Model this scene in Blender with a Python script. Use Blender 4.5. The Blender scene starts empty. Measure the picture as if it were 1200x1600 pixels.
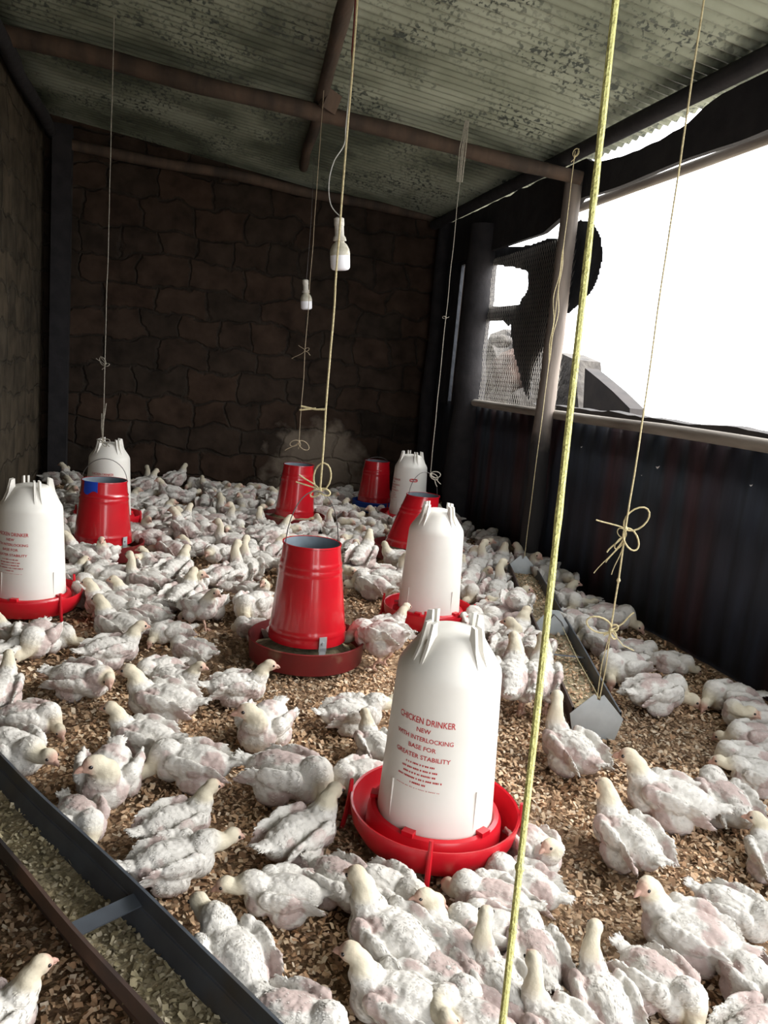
import bpy, bmesh, math, random
import numpy as np
from mathutils import Vector, Matrix, Euler, noise as mnoise
random.seed(7); rng = np.random.default_rng(7)
SC = bpy.context.scene; C = SC.collection
PI = math.pi

# ------------------------------------------------------------------ camera
FPX, W, H, CH = 1210., 1200, 1600, 1.2
p_, r_, y_ = map(math.radians, (9.9, 5.2, 16.))
fw = Vector((math.sin(y_)*math.cos(p_), math.cos(y_)*math.cos(p_), -math.sin(p_)))
rt = Vector((math.cos(y_), -math.sin(y_), 0)); up = rt.cross(fw)
ci = math.cos(r_)*rt + math.sin(r_)*up; cj = -math.sin(r_)*rt + math.cos(r_)*up
cd = bpy.data.cameras.new('camera'); cam = bpy.data.objects.new('camera', cd); C.objects.link(cam)
cd.sensor_fit = 'VERTICAL'; cd.sensor_height = 32; cd.lens = FPX*32/H; cd.clip_start = .05; cd.clip_end = 300
cam.matrix_world = Matrix(((ci.x, cj.x, -fw.x, 0), (ci.y, cj.y, -fw.y, 0), (ci.z, cj.z, -fw.z, CH), (0, 0, 0, 1)))
SC.camera = cam
# ------------------------------------------------------------------ light
SC.view_settings.view_transform = 'Standard'; SC.view_settings.look = 'None'
SC.view_settings.gamma = 1; SC.view_settings.use_curve_mapping = False
SC.view_settings.exposure = 0.60
wd = bpy.data.worlds.new('sky'); SC.world = wd; wd.use_nodes = True
bg = wd.node_tree.nodes['Background']; bg.inputs[0].default_value = (.98, .99, 1, 1); bg.inputs[1].default_value = 4.2
def portal(name, loc, rot, sx, sy):
    l = bpy.data.lights.new(name, 'AREA'); l.shape = 'RECTANGLE'; l.size = sx; l.size_y = sy; l.cycles.is_portal = True
    o = bpy.data.objects.new(name, l); C.objects.link(o); o.location = loc; o.rotation_euler = rot
portal('opening_portal', (2.6, 2.6, 1.72), (0, PI/2, 0), 1.5, 7.6)   # faces -X, into the coop
portal('doorway_portal', (1.20, -.95, 1.1), (PI/2, 0, 0), 1.6, 2.2)
sun = bpy.data.lights.new('hazy_sun', 'SUN'); sun.energy = 4.2; sun.angle = math.radians(50); sun.color = (1, .97, .92)
so = bpy.data.objects.new('hazy_sun', sun); C.objects.link(so)
so.rotation_euler = Vector((.80, -.12, .58)).to_track_quat('Z', 'Y').to_euler()

# ------------------------------------------------------------------ pixel helpers (1200x1600 frame of the fixed camera)
def ray(x, y): return ci*((x-W/2)/FPX) - cj*((y-H/2)/FPX) + fw
def hit(x, y, ax, val):
    d = ray(x, y); o = Vector((0, 0, CH)); return o + d*((val-o[ax])/d[ax])
def G(x, y, z=0.): return hit(x, y, 2, z)
# ------------------------------------------------------------------ object helpers
def link(o, parent=None):
    C.objects.link(o)
    if parent is not None: o.parent = parent
    return o
def tag(o, label=None, cat=None, group=None, kind=None):
    if label: o['label'] = label
    if cat: o['category'] = cat
    if group: o['group'] = group
    if kind: o['kind'] = kind
    return o
def empty(name, loc=(0, 0, 0), rz=0., **k):
    o = bpy.data.objects.new(name, None); o.empty_display_size = .05; o.location = loc; o.rotation_euler = (0, 0, rz); link(o); return tag(o, **k)
def mesh(name, V, F, m=None, parent=None, smooth=True, col=None):
    me = bpy.data.meshes.new(name); me.from_pydata([tuple(v) for v in V], [], [tuple(f) for f in F]); me.update()
    if smooth: me.polygons.foreach_set('use_smooth', [True]*len(me.polygons))
    if col is not None:
        a = me.color_attributes.new('tint', 'FLOAT_COLOR', 'POINT'); a.data.foreach_set('color', np.asarray(col, dtype=np.float32).ravel())
    if m: me.materials.append(m)
    return link(bpy.data.objects.new(name, me), parent)
class MB:
    def __init__(s): s.V = []; s.F = []
    def add(s, V, F):
        n = len(s.V); s.V += [Vector(v) for v in V]; s.F += [tuple(i+n for i in f) for f in F]; return s
    def box(s, c, d, R=None):
        c = Vector(c); x, y, z = d[0]/2, d[1]/2, d[2]/2
        V = [Vector((a, b, e)) for a in (-x, x) for b in (-y, y) for e in (-z, z)]
        if R: V = [R @ v for v in V]
        return s.add([v+c for v in V], [(0, 1, 3, 2), (4, 6, 7, 5), (0, 4, 5, 1), (2, 3, 7, 6), (0, 2, 6, 4), (1, 5, 7, 3)])
    def tube(s, P, r, n=8, cap=True):
        P = [Vector(p) for p in P]; m = len(P); rr = r if isinstance(r, (list, tuple)) else [r]*m
        V = []; F = []; u = None
        for i, p in enumerate(P):
            t = (P[min(i+1, m-1)]-P[max(i-1, 0)]).normalized()
            if u is None:
                a = Vector((0, 0, 1)) if abs(t.z) < .9 else Vector((1, 0, 0)); u = t.cross(a).normalized()
            else:
                u = (u - t*u.dot(t)).normalized()
            w = t.cross(u)
            for k in range(n):
                an = 2*PI*k/n; V.append(p + (u*math.cos(an)+w*math.sin(an))*rr[i])
        for i in range(m-1):
            for k in range(n): F.append((i*n+k, i*n+(k+1) % n, (i+1)*n+(k+1) % n, (i+1)*n+k))
        if cap: F.append(tuple(range(n))[::-1]); F.append(tuple((m-1)*n+k for k in range(n)))
        return s.add(V, F)
    def lathe(s, prof, n=48, c=(0, 0, 0), cap0=False, cap1=False):
        c = Vector(c); V = []; F = []; m = len(prof)
        for r, z in prof:
            for k in range(n): a = 2*PI*k/n; V.append(c+Vector((r*math.cos(a), r*math.sin(a), z)))
        for i in range(m-1):
            for k in range(n): F.append((i*n+k, i*n+(k+1) % n, (i+1)*n+(k+1) % n, (i+1)*n+k))
        if cap0: F.append(tuple(range(n))[::-1])
        if cap1: F.append(tuple((m-1)*n+k for k in range(n)))
        return s.add(V, F)
    def prism(s, poly, ax, a0, a1):   # poly: list of 3D points on one side; offset vector ax*(a1-a0)
        n = len(poly); A = [Vector(p)+Vector(ax)*a0 for p in poly]; B = [Vector(p)+Vector(ax)*a1 for p in poly]
        F = [tuple(range(n))[::-1], tuple(range(n, 2*n))]+[(i, (i+1) % n, n+(i+1) % n, n+i) for i in range(n)]
        return s.add(A+B, F)
    def build(s, name, m, parent=None, smooth=True, sharp=None):
        o = mesh(name, s.V, s.F, m, parent, smooth)
        bm = bmesh.new(); bm.from_mesh(o.data); bmesh.ops.recalc_face_normals(bm, faces=bm.faces[:]); bm.to_mesh(o.data); bm.free()
        if smooth: o.data.set_sharp_from_angle(angle=math.radians(sharp or 38))
        return o
# ------------------------------------------------------------------ materials
def mat(name, col, rough=.7, col2=None, scale=8., detail=6., lo=.35, hi=.65, bump=0., bscale=None, metal=0., stretch=(1, 1, 1), spec=.5, col3=None, scale3=2., lo3=.5, hi3=.62, coat=0., bdist=.01):
    m = bpy.data.materials.new(name); m.use_nodes = True; nt = m.node_tree; N = nt.nodes; L = nt.links; b = N['Principled BSDF']
    b.inputs['Roughness'].default_value = rough; b.inputs['Metallic'].default_value = metal; b.inputs['Specular IOR Level'].default_value = spec
    b.inputs['Coat Weight'].default_value = coat
    b.inputs['Base Color'].default_value = (*col, 1)
    tc = N.new('ShaderNodeTexCoord'); mp = N.new('ShaderNodeMapping'); mp.inputs['Scale'].default_value = stretch; L.new(tc.outputs['Object'], mp.inputs[0])
    def nz(sc, dt=detail):
        n = N.new('ShaderNodeTexNoise'); n.inputs['Scale'].default_value = sc; n.inputs['Detail'].default_value = dt; L.new(mp.outputs[0], n.inputs['Vector']); return n
    def rmp(src, a, c):
        r = N.new('ShaderNodeMapRange'); r.inputs['From Min'].default_value = a; r.inputs['From Max'].default_value = c; L.new(src, r.inputs[0]); return r.outputs[0]
    def mix(f, a, c):
        x = N.new('ShaderNodeMix'); x.data_type = 'RGBA'; L.new(f, x.inputs['Factor'])
        for s_, i in ((a, 6), (c, 7)):
            if isinstance(s_, tuple): x.inputs[i].default_value = (*s_, 1)
            else: L.new(s_, x.inputs[i])
        return x.outputs[2]
    out = None
    if col2:
        out = mix(rmp(nz(scale).outputs[0], lo, hi), col, col2)
    if col3: out = mix(rmp(nz(scale3, 5).outputs[0], lo3, hi3), out if out else col, col3)
    if out: L.new(out, b.inputs['Base Color'])
    if bump:
        bn = N.new('ShaderNodeBump'); bn.inputs['Strength'].default_value = bump; bn.inputs['Distance'].default_value = bdist
        L.new(nz(bscale or scale*2).outputs[0], bn.inputs['Height']); L.new(bn.outputs[0], b.inputs['Normal'])
    return m
def attr_mat(name, rough=.9, trans=0., bump=0.):
    m = bpy.data.materials.new(name); m.use_nodes = True; nt = m.node_tree; N = nt.nodes; L = nt.links; b = N['Principled BSDF']
    a = N.new('ShaderNodeAttribute'); a.attribute_name = 'tint'; b.inputs['Roughness'].default_value = rough; b.inputs['Specular IOR Level'].default_value = .2
    L.new(a.outputs['Color'], b.inputs['Base Color'])
    if bump:
        n = N.new('ShaderNodeTexNoise'); n.inputs['Scale'].default_value = 130; n.inputs['Detail'].default_value = 5
        tc = N.new('ShaderNodeTexCoord'); mp = N.new('ShaderNodeMapping'); mp.inputs['Scale'].default_value = (.45, 1, 1); L.new(tc.outputs['Object'], mp.inputs[0]); L.new(mp.outputs[0], n.inputs['Vector'])
        bn = N.new('ShaderNodeBump'); bn.inputs['Strength'].default_value = bump; bn.inputs['Distance'].default_value = .004; L.new(n.outputs[0], bn.inputs['Height']); L.new(bn.outputs[0], b.inputs['Normal'])
    return m
M = {}
M['timber'] = mat('weathered_timber', (.095, .060, .040), .85, (.04, .028, .02), 9, bump=.5, stretch=(1, .25, .25), bdist=.02)
M['timber_y'] = mat('grey_pole_wood', (.32, .29, .25), .85, (.16, .135, .11), 10, bump=.5, stretch=(1, .15, 1))
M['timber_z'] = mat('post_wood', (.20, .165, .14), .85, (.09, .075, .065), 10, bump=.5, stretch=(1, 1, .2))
M['timber_dark'] = mat('sooty_timber', (.020, .018, .020), .9, (.010, .009, .011), 9, bump=.5)
M['tank'] = mat('milky_white_plastic', (.78, .765, .72), .42, (.73, .71, .66), 6, spec=.4, col3=(.52, .47, .40), scale3=3.2, lo3=.60, hi3=.80)
M['tank'].node_tree.nodes['Principled BSDF'].inputs['Subsurface Weight'].default_value = .0
M['redp'] = mat('red_plastic', (.62, .010, .022), .33, (.50, .008, .018), 7, coat=.15, col3=(.34, .03, .03), scale3=5, lo3=.62, hi3=.8)
M['redm'] = mat('red_painted_metal', (.50, .006, .014), .26, (.40, .005, .012), 5, coat=.4, col3=(.18, .02, .015), scale3=4, lo3=.62, hi3=.8)
M['redpan'] = mat('dusty_dark_red_pan', (.20, .012, .014), .5, (.13, .012, .012), 6, col3=(.22, .14, .09), scale3=9, lo3=.6, hi3=.8)
M['bluepan'] = mat('blue_painted_metal', (.01, .07, .42), .4, (.01, .05, .3), 6)
M['bluetape'] = mat('blue_tape', (.01, .06, .50), .45)
M['whiteband'] = mat('white_band', (.7, .7, .7), .5)
M['zinc'] = mat('galvanised_sheet', (.52, .56, .58), .45, (.42, .46, .48), 14, metal=.35, col3=(.22, .22, .20), scale3=5, lo3=.55, hi3=.8)
M['zincd'] = mat('dark_galvanised_sheet', (.085, .10, .12), .45, (.055, .062, .075), 9, metal=.3, col3=(.09, .07, .045), scale3=6, lo3=.55, hi3=.8)
M['rustd'] = mat('rusty_brown_sheet', (.045, .03, .026), .7, (.10, .055, .04), 10, col3=(.02, .016, .016), scale3=4)
M['inner'] = mat('grey_primer_inside', (.20, .25, .29), .5, (.13, .16, .19), 12)
M['print'] = mat('red_print', (.50, .035, .04), .6)
M['wire'] = mat('steel_wire', (.10, .09, .085), .5, metal=.6)
M['eye'] = mat('dark_eye', (.012, .008, .008), .08, spec=.8)
M['beak'] = mat('horn_beak', (.58, .36, .28), .5, (.42, .25, .20), 60)
M['leg'] = mat('pink_scaly_leg', (.66, .44, .34), .6, (.55, .33, .26), 80, bump=.4, bscale=300)
M['yrope'] = mat('yellow_twine', (.88, .88, .34), .6, (.68, .66, .24), 120, bump=.5, bscale=300)
M['crope'] = mat('cream_twine', (.66, .58, .34), .8, (.48, .40, .22), 120, bump=.5, bscale=300)
M['grope'] = mat('grey_twine', (.38, .35, .29), .9, (.24, .22, .18), 120)
M['bulbw'] = mat('frosted_bulb_plastic', (.86, .87, .92), .35)
M['bulbb'] = mat('dusty_bulb_body', (.60, .58, .50), .6, (.38, .35, .26), 40)
M['blackcable'] = mat('black_cable', (.02, .02, .02), .5)
M['whitecable'] = mat('pale_cable', (.45, .45, .42), .6)
M['sack'] = mat('black_cloth_sheet', (.014, .017, .023), .9, (.025, .029, .037), 6, bump=.5, bscale=14, bdist=.03)
M['mesh'] = mat('dusty_chicken_wire', (.38, .36, .33), .8, (.25, .23, .2), 6)
M['sackp'] = mat('dusty_brown_sack', (.11, .07, .055), .9, (.06, .045, .04), 7, bump=.6, bscale=20, bdist=.03)
M['stone'] = mat('grey_rubble', (.10, .09, .08), .95, (.05, .045, .042), 9, bump=.8, bscale=14, bdist=.03)
M['mound'] = mat('dark_board', (.045, .038, .036), .9, (.03, .027, .027), 8)
M['earth'] = mat('outdoor_ground', (.48, .44, .38), .95, (.38, .34, .28), 3)
M['feed'] = mat('feed_mash', (.34, .29, .18), .95, (.18, .15, .09), 40, bump=.8, bscale=70, bdist=.01, col3=(.42, .34, .2), scale3=28, lo3=.5, hi3=.7)
M['dark'] = mat('dark_plaster', (.04, .035, .03), .95)

# shade below the sill, painted into the colour of the round post's foot
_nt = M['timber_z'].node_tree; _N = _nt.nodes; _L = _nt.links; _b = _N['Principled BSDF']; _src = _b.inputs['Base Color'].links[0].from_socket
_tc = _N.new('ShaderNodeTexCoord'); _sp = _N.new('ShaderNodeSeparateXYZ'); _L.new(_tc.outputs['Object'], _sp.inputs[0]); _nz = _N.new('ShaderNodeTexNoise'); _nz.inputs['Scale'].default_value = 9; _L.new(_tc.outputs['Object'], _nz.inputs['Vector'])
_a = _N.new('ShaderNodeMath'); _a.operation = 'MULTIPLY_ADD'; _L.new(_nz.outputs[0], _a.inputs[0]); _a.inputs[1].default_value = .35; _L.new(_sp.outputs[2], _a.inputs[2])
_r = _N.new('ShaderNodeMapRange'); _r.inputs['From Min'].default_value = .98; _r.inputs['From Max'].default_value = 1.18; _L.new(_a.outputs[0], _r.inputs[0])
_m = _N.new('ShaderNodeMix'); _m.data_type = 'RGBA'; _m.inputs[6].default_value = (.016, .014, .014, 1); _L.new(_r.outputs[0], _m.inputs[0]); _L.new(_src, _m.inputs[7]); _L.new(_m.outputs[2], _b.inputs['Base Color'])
# brick walls ------------------------------------------------------
def brick_mat(name, c1, c2, mortar, ax='x', pale=None):
    m = bpy.data.materials.new(name); m.use_nodes = True; nt = m.node_tree; N = nt.nodes; L = nt.links; b = N['Principled BSDF']; b.inputs['Roughness'].default_value = .95; b.inputs['Specular IOR Level'].default_value = .15
    tc = N.new('ShaderNodeTexCoord'); sp = N.new('ShaderNodeSeparateXYZ'); cb = N.new('ShaderNodeCombineXYZ'); L.new(tc.outputs['Object'], sp.inputs[0])
    L.new(sp.outputs[0 if ax == 'x' else 1], cb.inputs[0]); L.new(sp.outputs[2], cb.inputs[1])
    nz = N.new('ShaderNodeTexNoise'); nz.inputs['Scale'].default_value = 3.0; nz.inputs['Detail'].default_value = 5; L.new(tc.outputs['Object'], nz.inputs['Vector'])
    vm = N.new('ShaderNodeVectorMath'); vm.operation = 'SCALE'; vm.inputs['Scale'].default_value = .30; L.new(nz.outputs['Color'], vm.inputs[0])
    va = N.new('ShaderNodeVectorMath'); va.operation = 'ADD'; L.new(cb.outputs[0], va.inputs[0]); L.new(vm.outputs[0], va.inputs[1])
    br = N.new('ShaderNodeTexBrick'); L.new(va.outputs[0], br.inputs['Vector']); br.inputs['Scale'].default_value = 1
    br.inputs['Brick Width'].default_value = .47; br.inputs['Row Height'].default_value = .245; br.inputs['Mortar Size'].default_value = .020; br.inputs['Mortar Smooth'].default_value = 1.0; br.squash = .7; br.squash_frequency = 3; br.offset = .37
    br.inputs['Color1'].default_value = (*c1, 1); br.inputs['Color2'].default_value = (*c2, 1); br.inputs['Mortar'].default_value = (*mortar, 1)
    n2 = N.new('ShaderNodeTexNoise'); n2.inputs['Scale'].default_value = 7; n2.inputs['Detail'].default_value = 8; L.new(tc.outputs['Object'], n2.inputs['Vector'])
    mr = N.new('ShaderNodeMapRange'); mr.inputs['From Min'].default_value = .3; mr.inputs['From Max'].default_value = .7; mr.inputs['To Min'].default_value = .55; mr.inputs['To Max'].default_value = 1.25; L.new(n2.outputs[0], mr.inputs[0])
    mu = N.new('ShaderNodeMix'); mu.data_type = 'RGBA'; mu.blend_type = 'MULTIPLY'; mu.inputs[0].default_value = 1; L.new(br.outputs['Color'], mu.inputs[6]); L.new(mr.outputs[0], mu.inputs[7])
    last = mu.outputs[2]
    if pale:   # a patch of whitewash / dust with its own outline
        vd = N.new('ShaderNodeVectorMath'); vd.operation = 'DISTANCE'; vd.inputs[1].default_value = pale[0]; L.new(tc.outputs['Object'], vd.inputs[0])
        ad = N.new('ShaderNodeMath'); ad.operation = 'MULTIPLY_ADD'; L.new(n2.outputs[0], ad.inputs[0]); ad.inputs[1].default_value = .6; L.new(vd.outputs['Value'], ad.inputs[2])
        m3 = N.new('ShaderNodeMapRange'); m3.inputs['From Min'].default_value = pale[1]; m3.inputs['From Max'].default_value = pale[1]+.18; m3.inputs['To Min'].default_value = 1; m3.inputs['To Max'].default_value = 0; L.new(ad.outputs[0], m3.inputs[0])
        mx = N.new('ShaderNodeMix'); mx.data_type = 'RGBA'; L.new(m3.outputs[0], mx.inputs[0]); L.new(last, mx.inputs[6]); mx.inputs[7].default_value = (*pale[2], 1); last = mx.outputs[2]
    L.new(last, b.inputs['Base Color'])
    bn = N.new('ShaderNodeBump'); bn.inputs['Strength'].default_value = .9; bn.inputs['Distance'].default_value = .018
    sb = N.new('ShaderNodeMath'); sb.operation = 'SUBTRACT'; L.new(n2.outputs[0], sb.inputs[0]); L.new(br.outputs['Fac'], sb.inputs[1]); L.new(sb.outputs[0], bn.inputs['Height']); L.new(bn.outputs[0], b.inputs['Normal'])
    return m
M['brick'] = brick_mat('soot_brown_block_wall', (.052, .032, .022), (.032, .024, .018), (.034, .027, .021), 'x', ((1.42, 7.5, .18), .66, (.19, .155, .12)))
M['brickl'] = brick_mat('greyish_block_wall', (.085, .066, .044), (.062, .050, .035), (.072, .060, .044), 'y')

# roof underside: mottled corrugated iron
def roof_mat():
    m = bpy.data.materials.new('mottled_corrugated_iron'); m.use_nodes = True; nt = m.node_tree; N = nt.nodes; L = nt.links; b = N['Principled BSDF']; b.inputs['Roughness'].default_value = .55; b.inputs['Metallic'].default_value = .25
    tc = N.new('ShaderNodeTexCoord')
    def nz(s, d, dist=0): n = N.new('ShaderNodeTexNoise'); n.inputs['Scale'].default_value = s; n.inputs['Detail'].default_value = d; n.inputs['Distortion'].default_value = dist; L.new(tc.outputs['Object'], n.inputs['Vector']); return n.outputs[0]
    def ramp(s, pts):
        r = N.new('ShaderNodeValToRGB'); L.new(s, r.inputs[0]); e = r.color_ramp.elements
        e[0].position, e[0].color = pts[0][0], (*pts[0][1], 1); e[1].position, e[1].color = pts[-1][0], (*pts[-1][1], 1)
        for p, c in pts[1:-1]: x = e.new(p); x.color = (*c, 1)
        return r.outputs[0]
    base = ramp(nz(1.6, 6, .4), [(.35, (.085, .097, .068)), (.5, (.22, .24, .18)), (.65, (.33, .355, .28))])
    sp = N.new('ShaderNodeMapRange'); L.new(nz(40, 6, .3), sp.inputs[0]); sp.inputs['From Min'].default_value = .52; sp.inputs['From Max'].default_value = .60
    reg = N.new('ShaderNodeMapRange'); L.new(nz(2.4, 3), reg.inputs[0]); reg.inputs['From Min'].default_value = .42; reg.inputs['From Max'].default_value = .60
    mm = N.new('ShaderNodeMath'); mm.operation = 'MULTIPLY'; L.new(sp.outputs[0], mm.inputs[0]); L.new(reg.outputs[0], mm.inputs[1])
    mx = N.new('ShaderNodeMix'); mx.data_type = 'RGBA'; L.new(mm.outputs[0], mx.inputs[0]); L.new(base, mx.inputs[6]); mx.inputs[7].default_value = (.05, .06, .05, 1)
    L.new(mx.outputs[2], b.inputs['Base Color']); return m
M['roof'] = roof_mat()
# half wall of old iron sheets: bands of blue-black, grey and rust red along Y
def sheet_mat():
    m = bpy.data.materials.new('old_painted_iron_sheets'); m.use_nodes = True; nt = m.node_tree; N = nt.nodes; L = nt.links; b = N['Principled BSDF']; b.inputs['Roughness'].default_value = .7
    tc = N.new('ShaderNodeTexCoord'); mp = N.new('ShaderNodeMapping'); mp.inputs['Scale'].default_value = (1, 1, .12); L.new(tc.outputs['Object'], mp.inputs[0])
    n = N.new('ShaderNodeTexNoise'); n.inputs['Scale'].default_value = 1.25; n.inputs['Detail'].default_value = 2.5; L.new(mp.outputs[0], n.inputs['Vector'])
    r = N.new('ShaderNodeValToRGB'); L.new(n.outputs[0], r.inputs[0]); e = r.color_ramp.elements
    e[0].position = .36; e[0].color = (.016, .021, .033, 1); e[1].position = .68; e[1].color = (.035, .035, .042, 1)
    for p, c in ((.44, (.017, .022, .036)), (.48, (.020, .018, .028)), (.51, (.044, .016, .020)), (.57, (.034, .018, .024)), (.60, (.018, .026, .038))): x = e.new(p); x.color = (*c, 1)
    n2 = N.new('ShaderNodeTexNoise'); n2.inputs['Scale'].default_value = 30; n2.inputs['Detail'].default_value = 4; L.new(mp.outputs[0], n2.inputs['Vector'])
    mr = N.new('ShaderNodeMapRange'); L.new(n2.outputs[0], mr.inputs[0]); mr.inputs['From Min'].default_value = .3; mr.inputs['From Max'].default_value = .7; mr.inputs['To Min'].default_value = .6; mr.inputs['To Max'].default_value = 1.3
    mu = N.new('ShaderNodeMix'); mu.data_type = 'RGBA'; mu.blend_type = 'MULTIPLY'; mu.inputs[0].default_value = 1; L.new(r.outputs[0], mu.inputs[6]); L.new(mr.outputs[0], mu.inputs[7]); L.new(mu.outputs[2], b.inputs['Base Color']); return m
M['sheet'] = sheet_mat()
# ------------------------------------------------------------------ structure
XL, XR, YB, YF = -1.1, 2.48, 7.5, -1.0
def roofz(x): return 3.12 - .117*(x-XL)
def struct(o, label=None): o['kind'] = 'structure'; return o
def box_struct(name, c, d, m): return struct(MB().box(c, d).build(name, m, smooth=False))
# floor with gentle relief
nx, ny = 60, 130
V = []; F = []
for j in range(ny+1):
    for i in range(nx+1):
        x = XL-.2+(XR+.2-XL+.2)*i/nx; y = YF-.2+(YB-YF+.4)*j/ny
        V.append((x, y, -.006+.012*mnoise.noise(Vector((x*3, y*3, 0)))))
for j in range(ny):
    for i in range(nx): a = j*(nx+1)+i; F.append((a, a+1, a+nx+2, a+nx+1))
M['litter'] = mat('wood_shaving_litter', (.42, .29, .17), .95, (.20, .12, .07), 60, lo=.38, hi=.62, bump=.9, bscale=90, bdist=.012, col3=(.17, .10, .055), scale3=2.2, lo3=.48, hi3=.66)
struct(mesh('floor', V, F, M['litter']))
box_struct('wall_back', ((XL+XR)/2, YB+.1, 1.55), (XR-XL+.6, .2, 3.3), M['brick'])
box_struct('wall_left', (XL-.1, (YB+YF)/2, 1.6), (.2, YB-YF+.2, 3.3), M['brickl'])
# near end wall with a doorway behind the photographer
mb = MB(); mb.box((-.38, YF-.08, 1.5), (1.56, .16, 3.1)); mb.box((2.25, YF-.08, 1.4), (.5, .16, 2.8)); mb.box((1.2, YF-.08, 2.65), (1.6, .16, .9))
struct(mb.build('wall_near', M['dark'], smooth=False))
# ceiling: corrugated sheets, ridges running across the room
pit = .076; ys = np.arange(YF-.2, YB+.25, pit/8); xs = np.linspace(XL-.15, XR+.08, 12)
V = []; F = []
for iy, y in enumerate(ys):
    for x in xs:
        sag = .012*mnoise.noise(Vector((x*.8, y*.7, 3)))
        V.append((x, y, roofz(x)+.011*math.sin(2*PI*y/pit)+sag))
n = len(xs)
for j in range(len(ys)-1):
    for i in range(n-1): a = j*n+i; F.append((a, a+1, a+n+1, a+n))
ceil = struct(mesh('ceiling', V, F, M['roof']))
so_ = ceil.modifiers.new('sheet', 'SOLIDIFY'); so_.thickness = .002; so_.offset = 1
# right half wall: vertical corrugations
V = []; F = []; yy = np.arange(YF, YB+.01, .019)
for y in yy:
    o = .004*math.sin(2*PI*y/.152)+.010*mnoise.noise(Vector((y*1.3, 0, 1)))
    V += [(XR+.02+o, y, -.02), (XR+.02+o, y, 1.03)]
for j in range(len(yy)-1): a = 2*j; F.append((a, a+1, a+3, a+2))
wr = struct(mesh('wall_right', V, F, M['sheet'])); s_ = wr.modifiers.new('s', 'SOLIDIFY'); s_.thickness = .004; s_.offset = -1
# upper right wall near the back corner (closed with dark sheet, a slit left open)
mb = MB(); mb.box((XR+.03, 7.22, 1.75), (.03, .66, 1.5)); mb.box((XR+.03, 6.62, 1.75), (.03, .36, 1.5))
mb.box((XR+.03, 6.85, 2.4), (.03, .12, .3))
struct(mb.build('wall_upper', M['sack'], smooth=False))
def pole(name, P0, P1, r0, r1, m, wob=.02, seed=0, n=14, seg=26, **k):
    P0, P1 = Vector(P0), Vector(P1); P = []; R = []
    for i in range(seg+1):
        t = i/seg; q = P0.lerp(P1, t)
        w = math.sin(PI*t)
        q += Vector((mnoise.noise(Vector((t*4, seed, 0))), mnoise.noise(Vector((t*4, seed, 5))), mnoise.noise(Vector((t*4, seed, 9)))))*wob*w*2
        P.append(q); R.append((r0+(r1-r0)*t)*(1+.13*mnoise.noise(Vector((t*11, seed, 2)))))
    o = MB().tube(P, R, n).build(name, m, sharp=60); return tag(o, **k)
pole('wooden_rafter', (XL, 5.50, 3.0), (2.44, 4.70, 2.535), .058, .042, M['timber'], .022, 3, label='bark-stripped pole rafter crossing the room under the iron roof, the nearer one', cat='rafter', group='pole rafters')
a, b_ = hit(90, 222, 1, 7.36), hit(745, 352, 1, 7.36)
pole('wooden_rafter', a, b_, .045, .045, M['timber'], .03, 5, label='pole rafter running along the top of the back brick wall', cat='rafter', group='pole rafters')
a, b_ = G(552, -40, 2.84), G(474, 262, 2.84)
pole('wooden_purlin', a, b_, .040, .036, M['timber'], .012, 8, label='knotty pole purlin running lengthwise under the iron roof', cat='purlin')
t = tag(MB().box(G(516, 158, 2.80), (.10, .05, .11), Euler((.3, .2, .5)).to_matrix()).build('timber_block', M['timber'], smooth=False), 'short sawn wood block nailed beside the purlin above the rafter', 'wood block')
pole('wall_plate_pole', (XL+.07, 4.0, 2.93), (XL+.07, 7.4, 2.93), .05, .045, M['timber_dark'], .02, 11, label='dark pole along the top of the left block wall', cat='pole')
o = MB().box((XL+.16, 7.36, 1.5), (.15, .12, 3.0)).build('timber_post', M['timber_dark'], smooth=False); tag(o, 'dark square timber post in the back corner by the left block wall', 'post')
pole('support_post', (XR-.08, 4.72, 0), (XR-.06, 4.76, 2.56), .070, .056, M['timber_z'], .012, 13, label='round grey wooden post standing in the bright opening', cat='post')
pole('support_post', (XR-.02, 6.30, 0), (XR-.02, 6.30, 2.5), .14, .125, M['timber_dark'], .012, 17, label='thick black wooden post left of the small window hole', cat='post')
pole('support_post', (XR-.04, 7.3, 0), (XR-.04, 7.3, 2.7), .07, .06, M['timber_dark'], .012, 18, label='dark wooden post in the far corner of iron wall and brick wall', cat='post')
pole('sill_pole', (XR-.005, -1, 1.055), (XR-.005, 6.45, 1.05), .034, .03, M['timber_y'], .012, 19, seg=60, label='pale bark-free pole laid along the top of the iron half wall', cat='sill pole')
pole('eave_pole', (2.33, -1, 2.650), (2.33, 7.3, 2.640), .045, .045, M['timber_dark'], .01, 23, seg=50, label='dark pole under the roof edge above the opening', cat='pole')
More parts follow.
